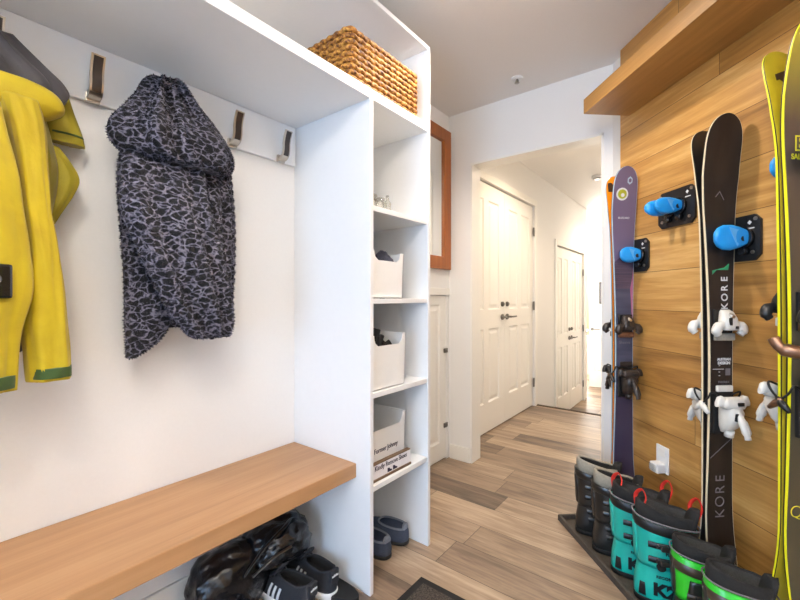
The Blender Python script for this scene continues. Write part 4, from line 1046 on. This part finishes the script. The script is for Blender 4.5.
def clog(label, loc, rz):
    r = thing('slipper', label, 'slipper', loc, rz, 'dark blue slippers in the cubby tower')
    b = BM(); loft(b, [bring(CLG, .014, g_, dz=z - .014) for z, g_ in ((0, -.003), (.003, .002), (.014, .003), (.018, 0))]); link('sole', b, 'dark', r)
    b = BM(); loft(b, [bring(CLG, z) for z in (.015, .03, .045, .055, .062, .07)] + [bring(CLG, .074, -.004), bring(CLG, .066, -.007), bring(CLG, .022, -.009)]); link('upper', b, 'navy', r)
    b = BM(); loft(b, [bring(CLG, .0735, -.006), bring(CLG, .06, -.0082), bring(CLG, .0235, -.010)], cap0=False); link('lining', b, 'navy', r)
    b = BM(); tube(b, bring(CLG, .074, -.002), .0045, 8, closed=True); link('trim', b, 'navy_trim', r)
    b = BM(); loft(b, [[V((q.x, -.125 + q.y, z)) for q in sring(0, 0, 0, a, .008, 14)] for z, a in ((.06, .02), (.085, .02), (.092, .014))]); link('heel_tab', b, 'navy_trim', r)
    return r
clog('dark blue slipper on the floor of the cubby tower, against the left side panel', (-1.232, 1.336, .001), math.radians(86))
clog('dark blue slipper on the floor of the cubby tower, right one of the two', (-1.232, 1.446, .001), math.radians(95))

# ------------------------------------------------------------------ light: daylight by the glazed entry, recessed ceiling lamps, far hall window, added fill lamps
def area(name, loc, rot, sx, sy, power, col):
    l = bpy.data.lights.new(name, 'AREA'); l.shape = 'RECTANGLE'; l.size = sx; l.size_y = sy; l.energy = power; l.color = col
    o = bpy.data.objects.new(name, l); COL.objects.link(o); o.location = loc; o.rotation_euler = rot; return o
DAY = (.42, .65, 1.0); WARM = (1.0, .80, .60); SOFT = (1.0, .90, .80)
area('daylight_entry', (-.1, -2.44, 1.1), (PI / 2, 0, 0), 1.2, 1.9, 58, DAY)
area('daylight_hall', (-2.18, 8.42, 1.15), (-PI / 2, 0, 0), 1.0, 1.5, 160, (1, .97, .92))
def fill_sconce():  # added uplighter out of view, put in to brighten the ceiling
    r = thing('added_uplighter', 'added unseen half bowl lamp behind the viewer, brightening the entry ceiling', 'wall lamp', (1.189, -.35, 1.78))
    b = BM(); loft(b, [[V((-.001 - rr * math.sin(PI * k / 16), rr * math.cos(PI * k / 16), z)) for k in range(17)] for rr, z in ((.03, 0), (.1, .04), (.14, .11), (.134, .11), (.095, .045), (.03, .008))], cap0=True, cap1=True, closed=True); link('bowl', b, 'plastic_white', r)
    l = bpy.data.lights.new('fill_uplight', 'SPOT'); l.energy = 150; l.color = (1, .95, .90); l.shadow_soft_size = .05; l.spot_size = math.radians(150); l.spot_blend = .5
    o = bpy.data.objects.new('fill_uplight', l); COL.objects.link(o); o.location = (1.11, -.35, 1.9); o.rotation_euler = (PI, math.radians(-18), 0)
def lamp(label, x, y, z, power, col, rad=.055):
    r = thing('ceiling_light', label, 'ceiling light', (x, y, z), 0, 'recessed ceiling lights')
    b = BM(); lathe(b, [(.052, -.001), (.075, -.006), (.08, -.0005), (.052, -.0003)], 28); link('trim_ring', b, 'plastic_white', r)
    t = NT('lamp_lens'); nn = t.noise(t.pos(), 5); t.l(t.ramp(nn, [(.2, col + (1,)), (.8, col + (1,))]), t.b.inputs['Emission Color']); t.set(Emission_Strength=6.0)
    b = BM(); lathe(b, [(.001, -.0012), (.051, -.0012), (.051, -.0004), (.001, -.0004)], 24); link('lens', b, t.m, r)
    l = bpy.data.lights.new('ceiling_lamp', 'SPOT'); l.energy = power; l.color = col; l.shadow_soft_size = rad; l.spot_size = math.radians(150); l.spot_blend = .6
    o = bpy.data.objects.new('ceiling_lamp', l); COL.objects.link(o); o.location = (x, y, z - .03); return r
r = thing('fill_globe_light', 'added unseen opal globe lamp, lifting the light on the entry ceiling', 'ceiling light', (-.05, -.25, HC))  # added fill globe behind the view, shaped to throw light onto the ceiling
b = BM(); lathe(b, [(.001, -.02), (.075, -.02), (.075, -.0005), (.001, -.0005)], 28); link('canopy', b, 'plastic_white', r)
t = NT('added_opal_globe'); nn = t.noise(t.pos(), 5); t.l(t.ramp(nn, [(.2, SOFT + (1,)), (.8, SOFT + (1,))]), t.b.inputs['Emission Color']); t.set(Emission_Strength=70.0)
b = BM(); lathe(b, [(.04, -.02)] + [(.095 * math.sin(a), -.115 - .095 * math.cos(a)) for a in [PI * (.86 - .86 * i / 14) for i in range(14)]] + [(.001, -.21)], 28); link('globe', b, t.m, r)
lamp('recessed ceiling light in the entry, between the cubby tower and the plank wall', -.72, 1.49, HC, 40, SOFT)
fill_sconce()
lamp('recessed ceiling light in the hall just beyond the doorway', -.85, 3.35, 2.45, 40, WARM)
lamp('recessed ceiling light in the lower hall', -.85, 6.0, 2.45, 36, WARM)
w = bpy.data.worlds.new('daylight_sky'); SC.world = w; w.use_nodes = True
nt = w.node_tree; sky = nt.nodes.new('ShaderNodeTexSky'); sky.sky_type = 'NISHITA'; sky.sun_elevation = math.radians(35); sky.sun_disc = False
nt.links.new(sky.outputs[0], nt.nodes['Background'].inputs[0]); nt.nodes['Background'].inputs[1].default_value = .12

# ------------------------------------------------------------------ camera
cd = bpy.data.cameras.new('camera'); cam = bpy.data.objects.new('camera', cd); COL.objects.link(cam)
cam.location = (0, 0, CAMZ); cam.rotation_euler = (PI / 2, 0, math.atan2(SN, CS)); cd.sensor_width = 36; cd.lens = 18; cd.shift_y = -1 / 800; cd.clip_start = .02
SC.camera = cam
vs = SC.view_settings; vs.view_transform = 'Standard'; vs.look = 'None'; vs.gamma = 1; vs.exposure = 0.42; vs.use_curve_mapping = False
